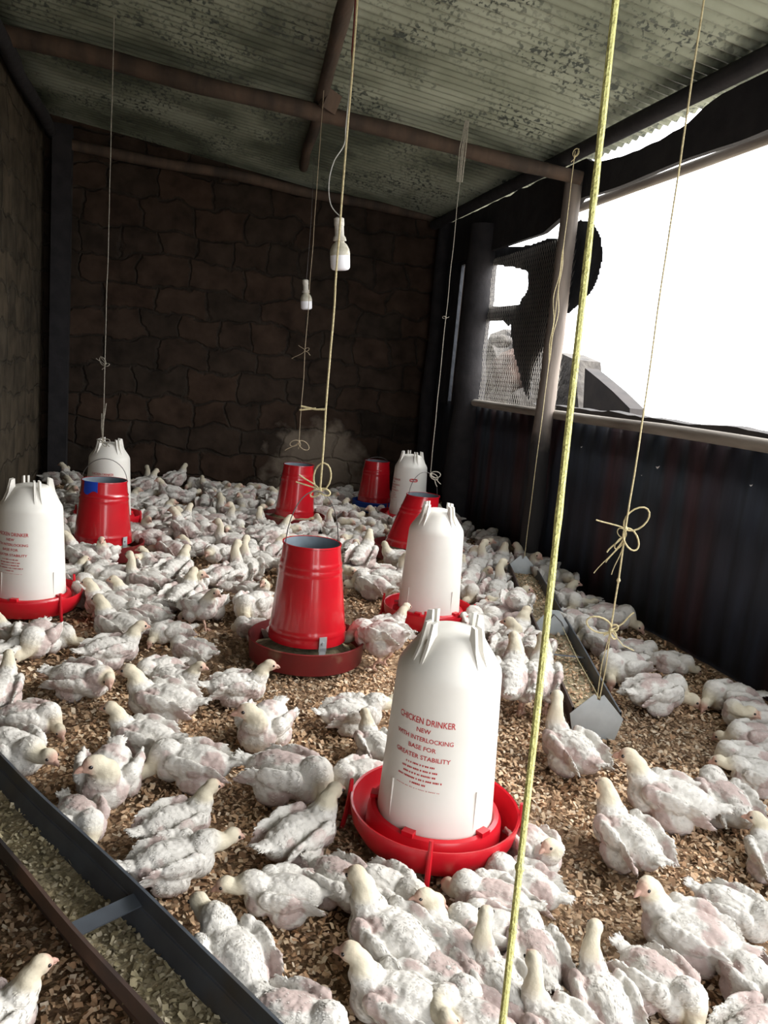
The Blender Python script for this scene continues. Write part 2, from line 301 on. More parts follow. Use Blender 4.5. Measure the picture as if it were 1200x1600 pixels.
# fascia board above the opening, sagging a little so that daylight shows above it
def ftop(y): return roofz(XR) - .018 - .095*max(0, math.sin(PI*(min(max(y, 3.5), 4.75)-3.5)/1.25))**.6 - .02*(mnoise.noise(Vector((y*6, 1, 1)))+.5)
def fbot(y): return 2.42-.02*mnoise.noise(Vector((y*2, 4, 1))) if y < 4.75 else 2.42-.13*min(1, (y-4.75)/.5)
V = []; F = []; yy = np.linspace(-1, YB, 140)
for y in yy: V += [(XR, y, fbot(y)), (XR, y, ftop(y)), (XR+.035, y, ftop(y)), (XR+.035, y, fbot(y))]
for j in range(len(yy)-1):
    for k in range(4): F.append((4*j+k, 4*j+(k+1) % 4, 4*j+4+(k+1) % 4, 4*j+4+k))
o = mesh('fascia_board', V, F, M['timber_dark'], smooth=False); tag(o, 'dark eave board closing the gap between opening and roof', 'board')
pole('eave_batten', (XR+.13, -1, 2.44), (XR+.10, 5.0, 2.42), .028, .028, M['timber_y'], .01, 29, label='pale weathered batten outside the opening under the eave', cat='batten')

# ------------------------------------------------------------------ outside
o = MB().box((14, 3, -.55), (22.6, 60, 1)).build('ground_outside', M['earth'], smooth=False); struct(o)
def px_poly(pts, X): return [hit(x, y, 0, X) for x, y in pts]
# black cloth hung in the far part of the opening with a torn hole
outer = [(742, 376), (770, 380), (800, 386), (812, 385), (835, 381), (862, 371), (875, 373), (893, 356), (908, 343), (928, 348), (940, 372), (943, 402), (936, 432), (926, 452), (915, 468), (893, 486), (872, 502), (866, 532), (848, 552), (836, 580), (828, 628), (818, 612), (808, 570), (800, 540), (797, 508), (803, 490), (815, 468), (824, 452), (824, 424), (806, 419), (772, 414), (768, 430), (766, 480), (742, 480)]
def inside(x, y, P):
    c = False
    for (x0, y0), (x1, y1) in zip(P, P[1:]+P[:1]):
        if (y0 > y) != (y1 > y) and x < (x1-x0)*(y-y0)/(y1-y0)+x0: c = not c
    return c
bm = bmesh.new(); gv = {}
def gvert(a, b):
    if (a, b) not in gv: gv[a, b] = bm.verts.new(hit(a, b, 0, XR+.055))
    return gv[a, b]
SX = 2.5
for iy in range(0, 130):
    for ix in range(0, 84):
        x, y = 740+ix*SX, 340+iy*SX
        if inside(x+SX/2, y+SX/2, outer): bm.faces.new([gvert(x, y), gvert(x+SX, y), gvert(x+SX, y+SX), gvert(x, y+SX)])
edge_v = [v for v in bm.verts if v.is_boundary]
bmesh.ops.smooth_vert(bm, verts=edge_v, factor=.5, use_axis_x=True, use_axis_y=True, use_axis_z=True)
for v in bm.verts: v.co.x += .014*mnoise.noise(Vector((v.co.y*5, v.co.z*2, 0)))+.005*mnoise.noise(v.co*16)
me = bpy.data.meshes.new('hanging_cloth'); bm.to_mesh(me); bm.free(); me.materials.append(M['sack'])
for p in me.polygons: p.use_smooth = True
o = link(bpy.data.objects.new('hanging_cloth', me)); s_ = o.modifiers.new('s', 'SOLIDIFY'); s_.thickness = .004
tag(o, 'torn black cloth hung across the far part of the opening', 'cloth')
pl = px_poly([(750, 476), (780, 479), (820, 475), (812, 490), (800, 504), (794, 510), (786, 501), (750, 502)], XR+.06)
o = MB().prism(pl, Vector((1, 0, 0)), 0, .004).build('cloth_strip', M['sack'], smooth=False); tag(o, 'dark cloth strip between the two small bright holes of the opening', 'cloth')
# chicken wire over the far part of the opening
mb = MB(); y0, y1, z0, z1 = 4.80, 6.28, 1.07, 2.24; st = .034; th = .0011
def seg(mb, a, b_, r):
    d = (b_-a).normalized(); u = Vector((1, 0, 0)); w = d.cross(u)
    V = [p+q*r for p in (a, b_) for q in (u, w*.87-u*.5, -w*.87-u*.5)]
    mb.add(V, [(0, 1, 4, 3), (1, 2, 5, 4), (2, 0, 3, 5)])
rows = int((z1-z0)/st); cols = int((y1-y0)/st)
for j in range(rows+1):
    for i in range(cols+1):
        P = lambda a, c: Vector((XR+.03+.012*mnoise.noise(Vector((a*.2, c*.2, 0))), y0+st*a+(st/2 if c % 2 else 0)+.006*mnoise.noise(Vector((a*.3, c*.3, 7))), z0+st*c))
        if j < rows:
            seg(mb, P(i, j), P(i, j+1), th); seg(mb, P(i, j), P(i+(1 if j % 2 else -1), j+1), th)
o = mb.build('wire_netting', M['mesh'], smooth=False); tag(o, 'dusty chicken wire netting stretched behind the round post', 'netting')
# lumpy things beyond the wire
def rock(name, c, d, m, seed, label, cat, group=None, sub=3, amp=.25):
    bm = bmesh.new(); bmesh.ops.create_icosphere(bm, subdivisions=sub, radius=1)
    for v in bm.verts:
        k = 1+amp*mnoise.noise(v.co*1.6+Vector((seed*7, 0, 0)))+amp*.4*mnoise.noise(v.co*4+Vector((seed, 3, 0)))
        v.co = Vector((v.co.x*d[0], v.co.y*d[1], v.co.z*d[2]))*k
    me = bpy.data.meshes.new(name); bm.to_mesh(me); bm.free(); me.materials.append(m)
    for p in me.polygons: p.use_smooth = True
    o = link(bpy.data.objects.new(name, me)); o.location = c; return tag(o, label, cat, group)
X0 = 3.05
def ob(x, y, X=X0): return hit(x, y, 0, X)
box_ = MB().box((X0+.12, 7.1, .42), (.5, 2.6, .95)).build('outdoor_ledge', M['stone'], smooth=False); tag(box_, 'stone ledge outside beyond the chicken wire', 'ledge')
rock('sack_bundle', ob(797, 582), (.16, .22, .20), M['sackp'], 1, 'bulging brown sack bundle outside behind the wire netting', 'sack')
rock('boulder', ob(785, 622), (.12, .17, .12), M['stone'], 2, 'grey stone under the brown sack outside the netting', 'stone', 'stones outside')
rock('boulder', ob(815, 628), (.12, .13, .12), M['stone'], 6, 'grey stone beside the hanging cloth tail outside the netting', 'stone', 'stones outside')
rock('boulder', ob(782, 533), (.1, .18, .06), M['stone'], 4, 'flat dark stone on top of the brown sack outside', 'stone', 'stones outside')
rock('boulder', ob(760, 590), (.1, .2, .34), M['stone'], 5, 'tall dark stone outside next to the thick black post', 'stone', 'stones outside')
mb = MB(); mb.prism([ob(*q, 3.3) for q in ((750, 560), (766, 522), (788, 514), (800, 524), (815, 548), (838, 548), (872, 550), (898, 562), (906, 662), (750, 662))], (1, 0, 0), 0, .25); o = mb.build('rubble_wall', M['stone'], smooth=False); tag(o, 'low grey rubble wall outside right behind the round post', 'wall')
mb = MB(); mb.prism([ob(914, 575), ob(935, 592), ob(958, 612), ob(984, 638), ob(984, 665), ob(910, 660)], (1, 0, 0), 0, .12); o = mb.build('leaning_board', M['mound'], smooth=False); tag(o, 'dark triangular board leaning outside right of the round post', 'board')
# low dark rim outside, behind the sill pole
V = []; F = []; yy = np.linspace(-1, 5.3, 90)
for y in yy:
    h = 1.105+.022*mnoise.noise(Vector((y*3, 2, 2)))+.008*mnoise.noise(Vector((y*15, 2, 2))); V += [(XR+.10, y, 0), (XR+.10, y, h), (XR+.17, y, h+.006), (XR+.17, y, 0)]
for j in range(len(yy)-1):
    for k in range(3): F.append((4*j+k, 4*j+k+1, 4*j+5+k, 4*j+4+k))
F.append((0, 1, 2, 3)); k = 4*(len(yy)-1); F.append((k, k+1, k+2, k+3))
o = mesh('outer_fence', V, F, M['mound'], smooth=False); tag(o, 'dark ragged outer fence rim just beyond the pale sill pole', 'fence')

for px, py, L_, lb in ((909, 699, .022, 'tiny white feather stuck high on the iron wall, right of the round post'), (1028, 731, .034, 'curved white feather stuck on the iron wall right of the loose bow string'), (1003, 743, .012, 'white speck of down on the iron wall beside the loose bow string'), (1174, 759, .020, 'small white feather stuck on the iron wall at the right edge')):
    c = hit(px, py, 0, XR-.004); mb = MB(); n = 7; V = []; F = []
    for i in range(n):
        u = i/(n-1); w = math.sin(PI*u)**.7*L_*.16+.0003; y = c.y+L_*(u-.5)*.9; z = c.z+L_*.5*(u-.5)**2*2-L_*.2*(u-.5)
        V += [(c.x-.002, y, z-w), (c.x-.0035, y, z), (c.x-.002, y, z+w)]
    for i in range(n-1):
        for k in (0, 1): a = 3*i+k; F.append((a, a+1, a+4, a+3))
    o = mesh('down_feather', V, F, M['whiteband']); tag(o, lb, 'feather', 'feathers stuck on the iron wall')
# ------------------------------------------------------------------ litter chips (uncountable)
def chips(name, n, area, smin, smax, zf=None, cols=None, tilt=.7, mask=None, parent=None, zoff=0., aspect=.62):
    x = rng.uniform(area[0], area[1], n); y = rng.uniform(area[2], area[3], n)
    if mask is not None: k = mask(x, y); x = x[k]; y = y[k]; n = len(x)
    L = rng.uniform(smin, smax, n); Wd = L*rng.uniform(aspect*.6, aspect*1.4, n); az = rng.uniform(0, 2*PI, n)
    t1 = rng.normal(0, tilt*.5, n); t2 = rng.normal(0, tilt*.5, n); cu = rng.uniform(-.35, .55, n)
    z = rng.uniform(0, .012, n)+zoff+(zf(x, y) if zf else 0)
    P = []
    for sx, k in ((-.5, 0), (0, 1), (.5, 0)):
        for sy in (-.5, .5):
            lx = L*sx*(1-.15*rng.random(n)); ly = Wd*sy*(1-.3*rng.random(n)); lz = np.where(k == 1, cu*L*.4, 0.)
            lz = lz + lx*np.tan(np.clip(t1, -1, 1)) + ly*np.tan(np.clip(t2, -1, 1))
            P.append(np.stack([x+lx*np.cos(az)-ly*np.sin(az), y+lx*np.sin(az)+ly*np.cos(az), z+lz+L*.12], 1))
    V = np.stack(P, 1).reshape(-1, 3)
    base = np.arange(n)[:, None]*6; Q = np.concatenate([base+np.array([0, 2, 3, 1]), base+np.array([2, 4, 5, 3])], 1).reshape(-1, 4)
    me = bpy.data.meshes.new(name); me.vertices.add(len(V)); me.vertices.foreach_set('co', V.ravel()); me.loops.add(Q.size); me.loops.foreach_set('vertex_index', Q.ravel().astype(np.int32))
    me.polygons.add(len(Q)); me.polygons.foreach_set('loop_start', np.arange(0, Q.size, 4, dtype=np.int32)); me.update(); me.validate()
    cc = np.array(cols or [(.70, .49, .31), (.78, .60, .41), (.60, .40, .24), (.46, .28, .16), (.28, .17, .10), (.84, .70, .53), (.66, .46, .30)])
    # clumps of damp darker litter: a world-space stain
    st_ = np.array([mnoise.noise(Vector((a*1.3, b*1.3, 4.2))) for a, b in zip(x, y)])
    c = cc[rng.integers(0, len(cc), n)]*rng.uniform(.8, 1.15, (n, 1))*np.where(st_ > .12, .62, 1.0)[:, None]
    col = np.ones((n, 6, 4), np.float32); col[:, :, :3] = c[:, None, :]
    a = me.color_attributes.new('tint', 'FLOAT_COLOR', 'POINT'); a.data.foreach_set('color', col.ravel()); me.materials.append(M['chip'])
    return link(bpy.data.objects.new(name, me), parent)
M['chip'] = attr_mat('shaving_chip', .85)
inroom = lambda x, y: (x < XR-.03) & (x > XL+.02) & (x > -.34*y-.55) & (x < .9*y+.8)
o = chips('wood_shavings', 80000, (XL, XR, .7, 2.9), .006, .019, mask=inroom); tag(o, 'curled pale wood shavings spread over the coop floor in front', 'wood shavings', kind='stuff')
o = chips('wood_shavings', 46000, (XL, XR, 2.9, 7.45), .009, .024, mask=inroom); tag(o, 'wood shavings showing between the far chicks towards the brick wall', 'wood shavings', kind='stuff')

# ------------------------------------------------------------------ text helpers
def wrap_text(name, lines, R, m, parent, a0, slope=0.):
    """lines: (text, z_baseline, size, xscale); printed round a cylinder of radius R(z) centred on angle a0"""
    V = []; F = []
    for txt, z0, size, xs_ in lines:
        cu = bpy.data.curves.new('t', 'FONT'); cu.body = txt; cu.size = size; cu.align_x = 'CENTER'; cu.resolution_u = 2; cu.offset = size*.012
        o = bpy.data.objects.new('t', cu); C.objects.link(o); bpy.context.view_layer.update()
        me = bpy.data.meshes.new_from_object(o.evaluated_get(bpy.context.evaluated_depsgraph_get())); n = len(V)
        for v in me.vertices:
            x, zz = v.co.x*xs_, z0+v.co.y; r = R(zz)+.0009; an = a0+x/r
            V.append((r*math.cos(an), r*math.sin(an), zz))
        F += [tuple(i+n for i in p.vertices) for p in me.polygons]
        bpy.data.objects.remove(o); bpy.data.meshes.remove(me)
    return mesh(name, V, F, m, parent, smooth=False)
# ------------------------------------------------------------------ drinkers
def tankR(z): return .151 - (z-.10)*(.019/.40)
def drinker(x, y, label, legrot, text=None, logo=None, rz=0.):
    t = empty('poultry_drinker', (x, y, 0), 0, label=label, cat='drinker', group='plastic bell drinkers')
    prof = [(.135, .085), (.151, .086), (.151, .10)] + [(tankR(z), z) for z in np.linspace(.12, .485, 10)] + [(.131, .495), (.127, .505), (.118, .520), (.098, .548), (.082, .572), (.076, .582), (.066, .590), (.04, .596), (.0005, .598)]
    MB().lathe(prof, 64).build('tank', M['tank'], t)
    for k in range(4):       # four pairs of interlocking fins round the crown
        for s in (-1, 1):
            an = rz+legrot+PI/4+k*PI/2+s*.13; R_ = Matrix.Rotation(an, 3, 'Z')
            poly = [R_ @ Vector((r, 0, z)) for r, z in ((.118, .519), (.100, .562), (.088, .618), (.072, .622), (.070, .585), (.095, .545))]
            MB().prism(poly, R_ @ Vector((0, 1, 0)), -.004, .004).build('fin', M['tank'], t, smooth=False)
    for k in range(4):
        an = rz+.35+k*PI/2; MB().box((tankR(.16)*math.cos(an), tankR(.16)*math.sin(an), .165), (.004, .0035, .11), Matrix.Rotation(an, 3, 'Z')).build('rib', M['tank'], t, smooth=False)
    tray = [(.0005, .045), (.12, .045), (.165, .040), (.190, .050), (.208, .075), (.216, .112), (.222, .114), (.223, .108), (.216, .068), (.196, .036), (.165, .026), (.0005, .028)]
    # water channel + raised inner collar
    inner = [(.148, .042), (.150, .085), (.160, .100), (.170, .100), (.176, .088), (.180, .05)]
    mb = MB(); mb.lathe(tray, 64); mb.lathe([(.178, .050), (.176, .088), (.168, .104), (.158, .108), (.147, .094), (.146, .045)], 64)
    tr = mb.build('tray', M['redp'], t)
    for k in range(5):
        an = rz+.2+k*2*PI/5; MB().box((.160*math.cos(an), .160*math.sin(an), .110), (.022, .03, .012), Matrix.Rotation(an, 3, 'Z')).build('clip', M['redp'], tr, smooth=False)
    for k in range(4):
        an = legrot+k*PI/2; c, s = math.cos(an), math.sin(an)
        mb = MB(); P = lambda r, z: Vector((r*c, r*s, z))
        mb.tube([P(.224, .145), P(.226, .10), P(.231, .05), P(.240, .0)], [.0055, .007, .007, .0065], 8)
        mb.tube([P(.226, .06), P(.205, .05), P(.17, .034)], [.005, .006, .006], 6)
        mb.prism([P(.226, .115), P(.214, .10), P(.212, .07), P(.190, .04), P(.229, .045)], Vector((-s, c, 0)), -.002, .002)
        mb.build('leg', M['redp'], t)
    if text is not None:
        ln = [('CHICKEN DRINKER', .385, .022, .80), ('NEW', .364, .0155, 1.05), ('WITH INTERLOCKING', .342, .0155, 1.0), ('BASE FOR', .320, .0155, 1.1), ('GREATER STABILITY', .297, .0155, 1.08)]
        o = wrap_text('printed_lettering', ln, tankR, M['print'], t, text); o['label'] = 'red printed lettering on the white tank'
        mb = MB(); rr = random.Random(3)     # the illegible fine print: rows of tiny strokes
        for z0, wd_ in ((.280, .075), (.267, .095), (.255, .085), (.243, .115), (.231, .04), (.220, .12)):
            xx = -wd_/2
            while xx < wd_/2:
                w_ = rr.uniform(.002, .0042); r = tankR(z0)+.0009; a = text+xx/r; b = text+(xx+w_)/r
                hh = .0045 if z0 > .225 else .0014
                mb.add([(r*math.cos(a), r*math.sin(a), z0), (r*math.cos(b), r*math.sin(b), z0), (r*math.cos(b), r*math.sin(b), z0+hh), (r*math.cos(a), r*math.sin(a), z0+hh)], [(0, 1, 2, 3)])
                xx += w_+rr.choice((.0012, .0012, .004))
        mb.build('fine_print', M['print'], t, smooth=False)
    if logo is not None:
        mb = MB(); r = tankR(.36)+.001; n = 20; V = []
        for k in range(n):
            a = 2*PI*k/n; ex = math.copysign(abs(math.cos(a))**.6, math.cos(a))*.034; ez = math.copysign(abs(math.sin(a))**.6, math.sin(a))*.014
            an = logo+ex/r; V.append((r*math.cos(an), r*math.sin(an), .40+ez))
        mb.add(V, [tuple(range(n))]); o = mb.build('oval_emblem', M['print'], t, smooth=False)
        mb = MB(); r += .0006
        for k in range(7):
            a0 = logo+(-.024+k*.007)/r; a1 = a0+.0048/r; hh = .011 if k in (0, 4) else .007
            mb.add([(r*math.cos(a0), r*math.sin(a0), .395), (r*math.cos(a1), r*math.sin(a1), .395), (r*math.cos(a1), r*math.sin(a1), .395+hh), (r*math.cos(a0), r*math.sin(a0), .395+hh)], [(0, 1, 2, 3)])
        mb.build('emblem_lettering', M['whiteband'], t, smooth=False)
    return t
def facing(x, y, off):   # angle on the tank that points at the photographer, turned by off radians
    return math.atan2(-y, -x)+off
D = {}
d1 = (-.574, 3.665); d3 = (1.919, 6.01); d4 = (1.268, 3.474); dn = (.712, 1.748); q = G(172, 690, .6); d2 = (q.x, q.y)
D['n'] = drinker(*dn, 'large white drinker with red printed lettering on red legged tray, in the foreground', -1.95, text=facing(*dn, -.34))
D['1'] = drinker(*d1, 'bright white drinker on red tray cut off by the left photo edge', -.85, text=facing(*d1, -.62), rz=.5)
D['2'] = drinker(*d2, 'white drinker behind the red feeder with blue tape', -.3, text=facing(*d2, -.35), rz=.2)
D['3'] = drinker(*d3, 'small far white drinker with an oval red emblem', -2.6, text=facing(*d3, -1.15), logo=facing(*d3, .22), rz=.3)
D['4'] = drinker(*d4, 'plain white drinker on red tray, between red feeder and long trough', -.4, rz=.1)
# ------------------------------------------------------------------ feeders
def feeder(x, y, label, Ht=.48, rt_=.118, rb=.163, rp=.232, pan='redpan', tube='redm', lean=(0, 0), handle=None, tape=False, bracket=None, band=False, fill=.5):
    t = empty('tube_feeder', (x, y, 0), 0, label=label, cat='feeder', group='red tube feeders')
    zb = .105
    def R(z): return rb+(rt_-rb)*(z-zb)/(Ht-zb)
    def sh(v, z): return Vector((v[0]+lean[0]*(z-zb), v[1]+lean[1]*(z-zb), v[2]))
    prof = []
    for z in np.linspace(zb, Ht, 44):
        k = 0
        for zc in (zb+.045, Ht-.075, Ht-.10): k += .0035*math.exp(-((z-zc)/.006)**2)
        prof.append((R(z)+k, z))
    prof += [(rt_+.004, Ht+.002), (rt_+.003, Ht+.008), (rt_-.003, Ht+.007)]
    mb = MB().lathe(prof, 56); mb.V = [sh(v, v.z) for v in mb.V]; mb.build('hopper', M[tube], t)
    mb = MB().lathe([(rt_-.003, Ht+.006)]+[(R(z)-.003, z) for z in np.linspace(Ht-.005, zb+.005, 8)]+[(R(zb)-.003, zb)], 56); mb.V = [sh(v, v.z) for v in mb.V]; mb.build('lining', M['inner'], t)
    pr = [(.0005, .014), (rp-.03, .012), (rp-.006, .02), (rp, .095), (rp+.003, .108), (rp-.003, .110), (rp-.006, .10), (rp-.012, .03), (rp-.03, .022), (.0005, .022)]
    MB().lathe(pr, 56).build('pan', M[pan], t)
    if band: MB().lathe([(rp+.002, .035), (rp+.0045, .04), (rp+.0045, .06), (rp+.003, .064)], 56).build('stripe', M['whiteband'], t)
    V = []; F = []; n = 40   # feed in the pan: a ring heaped against the hopper
    rr = [.05, rb-.02, rb, rb+.03, rp-.012]; zz = [.10, .095, .085, .066, .052]
    for r, z in zip(rr, zz):
        for k in range(n): a = 2*PI*k/n; V.append((r*math.cos(a), r*math.sin(a), z*fill*1.4+.008*mnoise.noise(Vector((r*30, a*4, x*3)))))
    for i in range(len(rr)-1):
        for k in range(n): F.append((i*n+k, i*n+(k+1) % n, (i+1)*n+(k+1) % n, (i+1)*n+k))
    o = mesh('feed', V, F, M['feed'], t); o['kind'] = 'stuff'
    if bracket is not None:
        an = bracket; r = rb+.004; mb = MB(); R_ = Matrix.Rotation(an, 3, 'Z')
        mb.box(R_ @ Vector((r, 0, zb+.02)), (.004, .032, .06), R_); mb.box(R_ @ Vector((r, 0, zb-.02)), (.004, .028, .05), R_)
        mb.tube([R_ @ Vector((r, 0, zb+.025)), R_ @ Vector((r+.008, 0, zb+.025))], .006, 8); mb.build('bracket', M['zinc'], t, smooth=False)
    if tape:
        mb = MB(); pts = []
        for s in range(9):
            a = tape-.35+.7*s/8; pts.append(a)
        V = []; F = []
        for a in pts:
            for z, e in ((Ht-.055+.012*math.sin(a*9), .003), (Ht+.010, .006)): r = R(z)+e; V.append(sh((r*math.cos(a), r*math.sin(a), z), z))
        for i in range(8): F.append((2*i, 2*i+1, 2*i+3, 2*i+2))
        mb.add(V, F).build('blue_tape', M['bluetape'], t)
    if handle:
        an, hh = handle; c, s = math.cos(an), math.sin(an); P = []
        for k in range(19):
            u = PI*k/18; P.append(Vector((math.cos(u)*rt_*c, math.cos(u)*rt_*s, Ht-.01+math.sin(u)*hh))+Vector((lean[0]*(Ht-zb), lean[1]*(Ht-zb), 0)))
        MB().tube(P, .0022, 6).build('wire_handle', M['wire'], t)
    return t
f1 = (.592, 3.06); f2 = (-.346, 4.708); f3 = (.945, 5.76); f4 = (1.781, 6.576); f5 = (1.583, 4.86)
feeder(*f1, 'shiny red tube feeder with grey bracket in the middle of the coop', Ht=.50, lean=(-.02, 0), rp=.242, handle=(.25, .23), bracket=facing(*f1, .40))
feeder(*f2, 'red tube feeder with blue tape on its rim', Ht=.46, tape=facing(*f2, -.62), handle=(.1, .14), bracket=facing(*f2, .8), rt_=.125)
feeder(*f3, 'dark red tube feeder beside the hanging bow, near the brick wall', Ht=.485, fill=.9, lean=(.02, 0), rt_=.112, rb=.15)
feeder(*f4, 'far red tube feeder standing in a blue pan', Ht=.455, pan='bluepan', band=True, rt_=.11, rb=.148, rp=.19, handle=(.2, .05))
feeder(*f5, 'leaning dark red tube feeder half hidden behind the plain drinker', Ht=.44, lean=(.20, -.03), tube='redm', handle=(.2, .17), bracket=facing(*f5, .35), rt_=.11)
# ------------------------------------------------------------------ troughs
def trough(p0, p1, w0, w1, hz, label, dark=False, fl=.5, bars=(), apex=True, seedz=0):
    p0, p1 = Vector((*p0, 0)), Vector((*p1, 0)); L = (p1-p0).length; ang = math.atan2(p1.y-p0.y, p1.x-p0.x)
    t = empty('feeding_trough', p0, ang, label=label, cat='trough', group='long metal feeding troughs')
    b, w = w0/2, w1/2; th = .003; zf = .015
    side = lambda s: [(0, s*b, zf), (0, s*(b+(w-b)*.70), hz*.70), (0, s*(w+.002), hz*.72), (0, s*w*1.02, hz), (0, s*(w*1.02-.007), hz+.001), (0, s*(w-.006), hz*.73), (0, s*(b-.003), zf+.003)]
    for s, m in ((1, M['zincd' if dark else 'rustd']), (-1, M['rustd' if dark else 'zincd'])):
        pl = side(s); n = 30; V = []; F = []
        for i in range(n+1):
            x = L*i/n; k = .006*mnoise.noise(Vector((x*2.2, s*3, seedz)))
            for q in pl: V.append((x, q[1]+k*(q[2]/hz), q[2]+.003*mnoise.noise(Vector((x*3, s, 5+seedz)))))
        c = len(pl)
        for i in range(n):
            for j in range(c): F.append((i*c+j, i*c+(j+1) % c, (i+1)*c+(j+1) % c, (i+1)*c+j))
        mb = MB(); mb.add(V, F)
        mb.tube([(L*i/n, s*(w-.001)+.006*mnoise.noise(Vector((L*i/n*2.2, s*3, seedz)))*.7, hz*.72) for i in range(n+1)], .0028, 6)
        o = mb.build('side_wall', m, t, smooth=False)
        if (s == 1) != dark: o['label'] = 'rusty brown side wall'
        else: o['label'] = 'dark grey side wall'
    MB().box((L/2, 0, zf), (L, w0, .003)).build('bottom', M['zincd'], t, smooth=False)
    for x in (0, L):
        e = -1 if x == 0 else 1
        poly = [(x, -b*1.08, .006), (x, -w*1.10, hz*.80), (x, -.016, hz*1.50), (x, -.006, hz*1.44), (x, -.004, hz*1.32), (x, .006, hz*1.32), (x, .008, hz*1.44), (x, .018, hz*1.50), (x, w*1.10, hz*.80), (x, b*1.08, .006)]
        MB().prism(poly, Vector((1, 0, 0)), 0, e*.004).build('end_plate', M['zinc'] , t, smooth=False)
    for x in bars:
        MB().box((x, 0, hz*.76), (.035, w1*.97, .004), Matrix.Rotation(.25, 3, 'Y')).build('crossbar', M['zincd'], t, smooth=False)
    if not dark:
        x = .99; poly = [(x, -w*.9, hz*.5), (x, -w*.95, hz*.9), (x, -.025, hz*1.55), (x, .025, hz*1.55), (x, w*.95, hz*.9), (x, w*.9, hz*.5)]
        o = MB().prism(poly, Vector((1, 0, 0)), 0, .004).build('divider_plate', M['zinc'], t, smooth=False)
        h_ = MB().tube([(x-.006, .03, hz*.95), (x-.010, .0, hz*1.4), (x-.012, -.04, hz*1.1), (x-.02, -.05, hz*.95)], .0028, 6).build('hook', M['wire'], o)
    V = []; F = []; n, k = 80, 8
    for i in range(n+1):
        x = .01+(L-.02)*i/n
        for j in range(k+1):
            u = -1+2*j/k; z = hz*fl+.006*mnoise.noise(Vector((x*9, u*2, seedz)))+.006*abs(u); hw = b+(w-b)*(z/hz)-.004
            V.append((x, u*hw, z))
    for i in range(n):
        for j in range(k): a = i*(k+1)+j; F.append((a, a+1, a+k+2, a+k+1))
    o = mesh('feed', V, F, M['feed'], t); o['kind'] = 'stuff'
    cg = chips('feed_flakes', 2600 if dark else 2000, (.02, L-.02, -b-.012, b+.012), .006, .016, zoff=hz*fl, cols=[(.44, .38, .24), (.52, .46, .31), (.34, .29, .17), (.6, .53, .38)] if dark else None, parent=t); cg['kind'] = 'stuff'
    return t
trough((1.490, 2.255), (2.175, 4.33), .135, .170, .115, 'long galvanised trough with pointed pale end plate beside the iron wall', bars=(.62,), seedz=2)
# hexagonal raised middle plate of the far trough
dL = Vector((.531, -.847)); st0 = Vector((-.50, 2.13)); st0 = Vector((-.398, 2.096))*1+dL*(-.42)-Vector((.847, .531))*.075
trough(tuple(st0), tuple(st0+dL*2.15), .085, .152, .125, 'dark metal feeding trough cutting across the bottom left corner', dark=True, fl=.34, bars=(1.13, .3), seedz=5)

# ------------------------------------------------------------------ strings, cables, bulbs
def vert_line(px_top, px_bot, xy, r, name, m, label, cat, ztop=None, zbot=None, wig=.004, extra=None, n=26):
    """hanging line at floor position xy, from height under pixel row top to bottom"""
    x, y = xy
    def zat(py):      # height at which the vertical through xy is seen in row py
        best = None
        lo, hi = 0., 3.3
        for _ in range(40):
            mid = (lo+hi)/2; d = Vector((x, y, mid-CH)); yy = H/2-FPX*d.dot(cj)/d.dot(fw)
            if yy > py: lo = mid
            else: hi = mid
        return (lo+hi)/2
    za = ztop if ztop is not None else zat(px_top); zb = zbot if zbot is not None else zat(px_bot)
    P = [Vector((x+wig*mnoise.noise(Vector((i*.4, x*9, 0))), y+wig*mnoise.noise(Vector((i*.4, y*9, 4))), za+(zb-za)*i/n)) for i in range(n+1)]
    mb = MB().tube(P, r, 7)
    if extra: extra(mb, P, zat)
    o = mb.build(name, m); tag(o, label, cat); return o, za, zb, zat
CR = lambda p: Vector((p[0], p[1], 0))
side = Vector((ci.x, ci.y, 0)).normalized()
def bow(mb, c, s, r, loops=((1, .2), (-1, .1)), tails=((.6, -1), (-.7, -.8)), rot=0.):
    c = Vector(c)
    for dx, dz in loops:
        P = []
        for k in range(17):
            a = 2*PI*k/16; u = (1-math.cos(a))/2; w = math.sin(a)*.30
            P.append(c+side*(s*(dx*u - dz*w))+Vector((0, 0, s*(dz*u*1.0+dx*w)))+Vector((0, .006*math.sin(a), 0)))
        mb.tube(P, r, 6)
    for dx, dz in tails:
        P = [c+side*(s*dx*t+.1*s*math.sin(t*5))+Vector((0, 0, s*dz*t)) for t in np.linspace(0, 1, 9)]; mb.tube(P, r*.9, 6)
    mb.tube([c+Vector((0, 0, r*3)), c, c-Vector((0, 0, r*3))], [r*1.3, r*2.6, r*1.3], 8)
# rope of the middle feeder
f1t = Vector((f1[0]-.01, f1[1], 0))
def ex1(mb, P, zat):
    bow(mb, P[-1]+Vector((0, 0, .0)), .075, .0036, loops=((.12, 1.5), (.55, -.15), (-.5, -.35)), tails=((-1.1, .75), (-1.25, .35)))
    p = P[int(len(P)*.82)]; q = min(P, key=lambda v: abs(v.z-zat(655)))
    mb.tube([q, q-side*.04+Vector((0, 0, -.004)), q-side*.10+Vector((0, 0, .004))], [.005, .004, .004], 6)
    mb.tube([q-side*.04, q-side*.105+Vector((0, 0, -.012))], .004, 6)
Pf = G(500, 766, .72)
vert_line(0, 766, (Pf.x, Pf.y), .0042, 'hanging_rope', M['crope'], 'cream twine rope holding the middle red feeder, ending in a knot', 'rope', ztop=2.86, zbot=.72, extra=ex1)
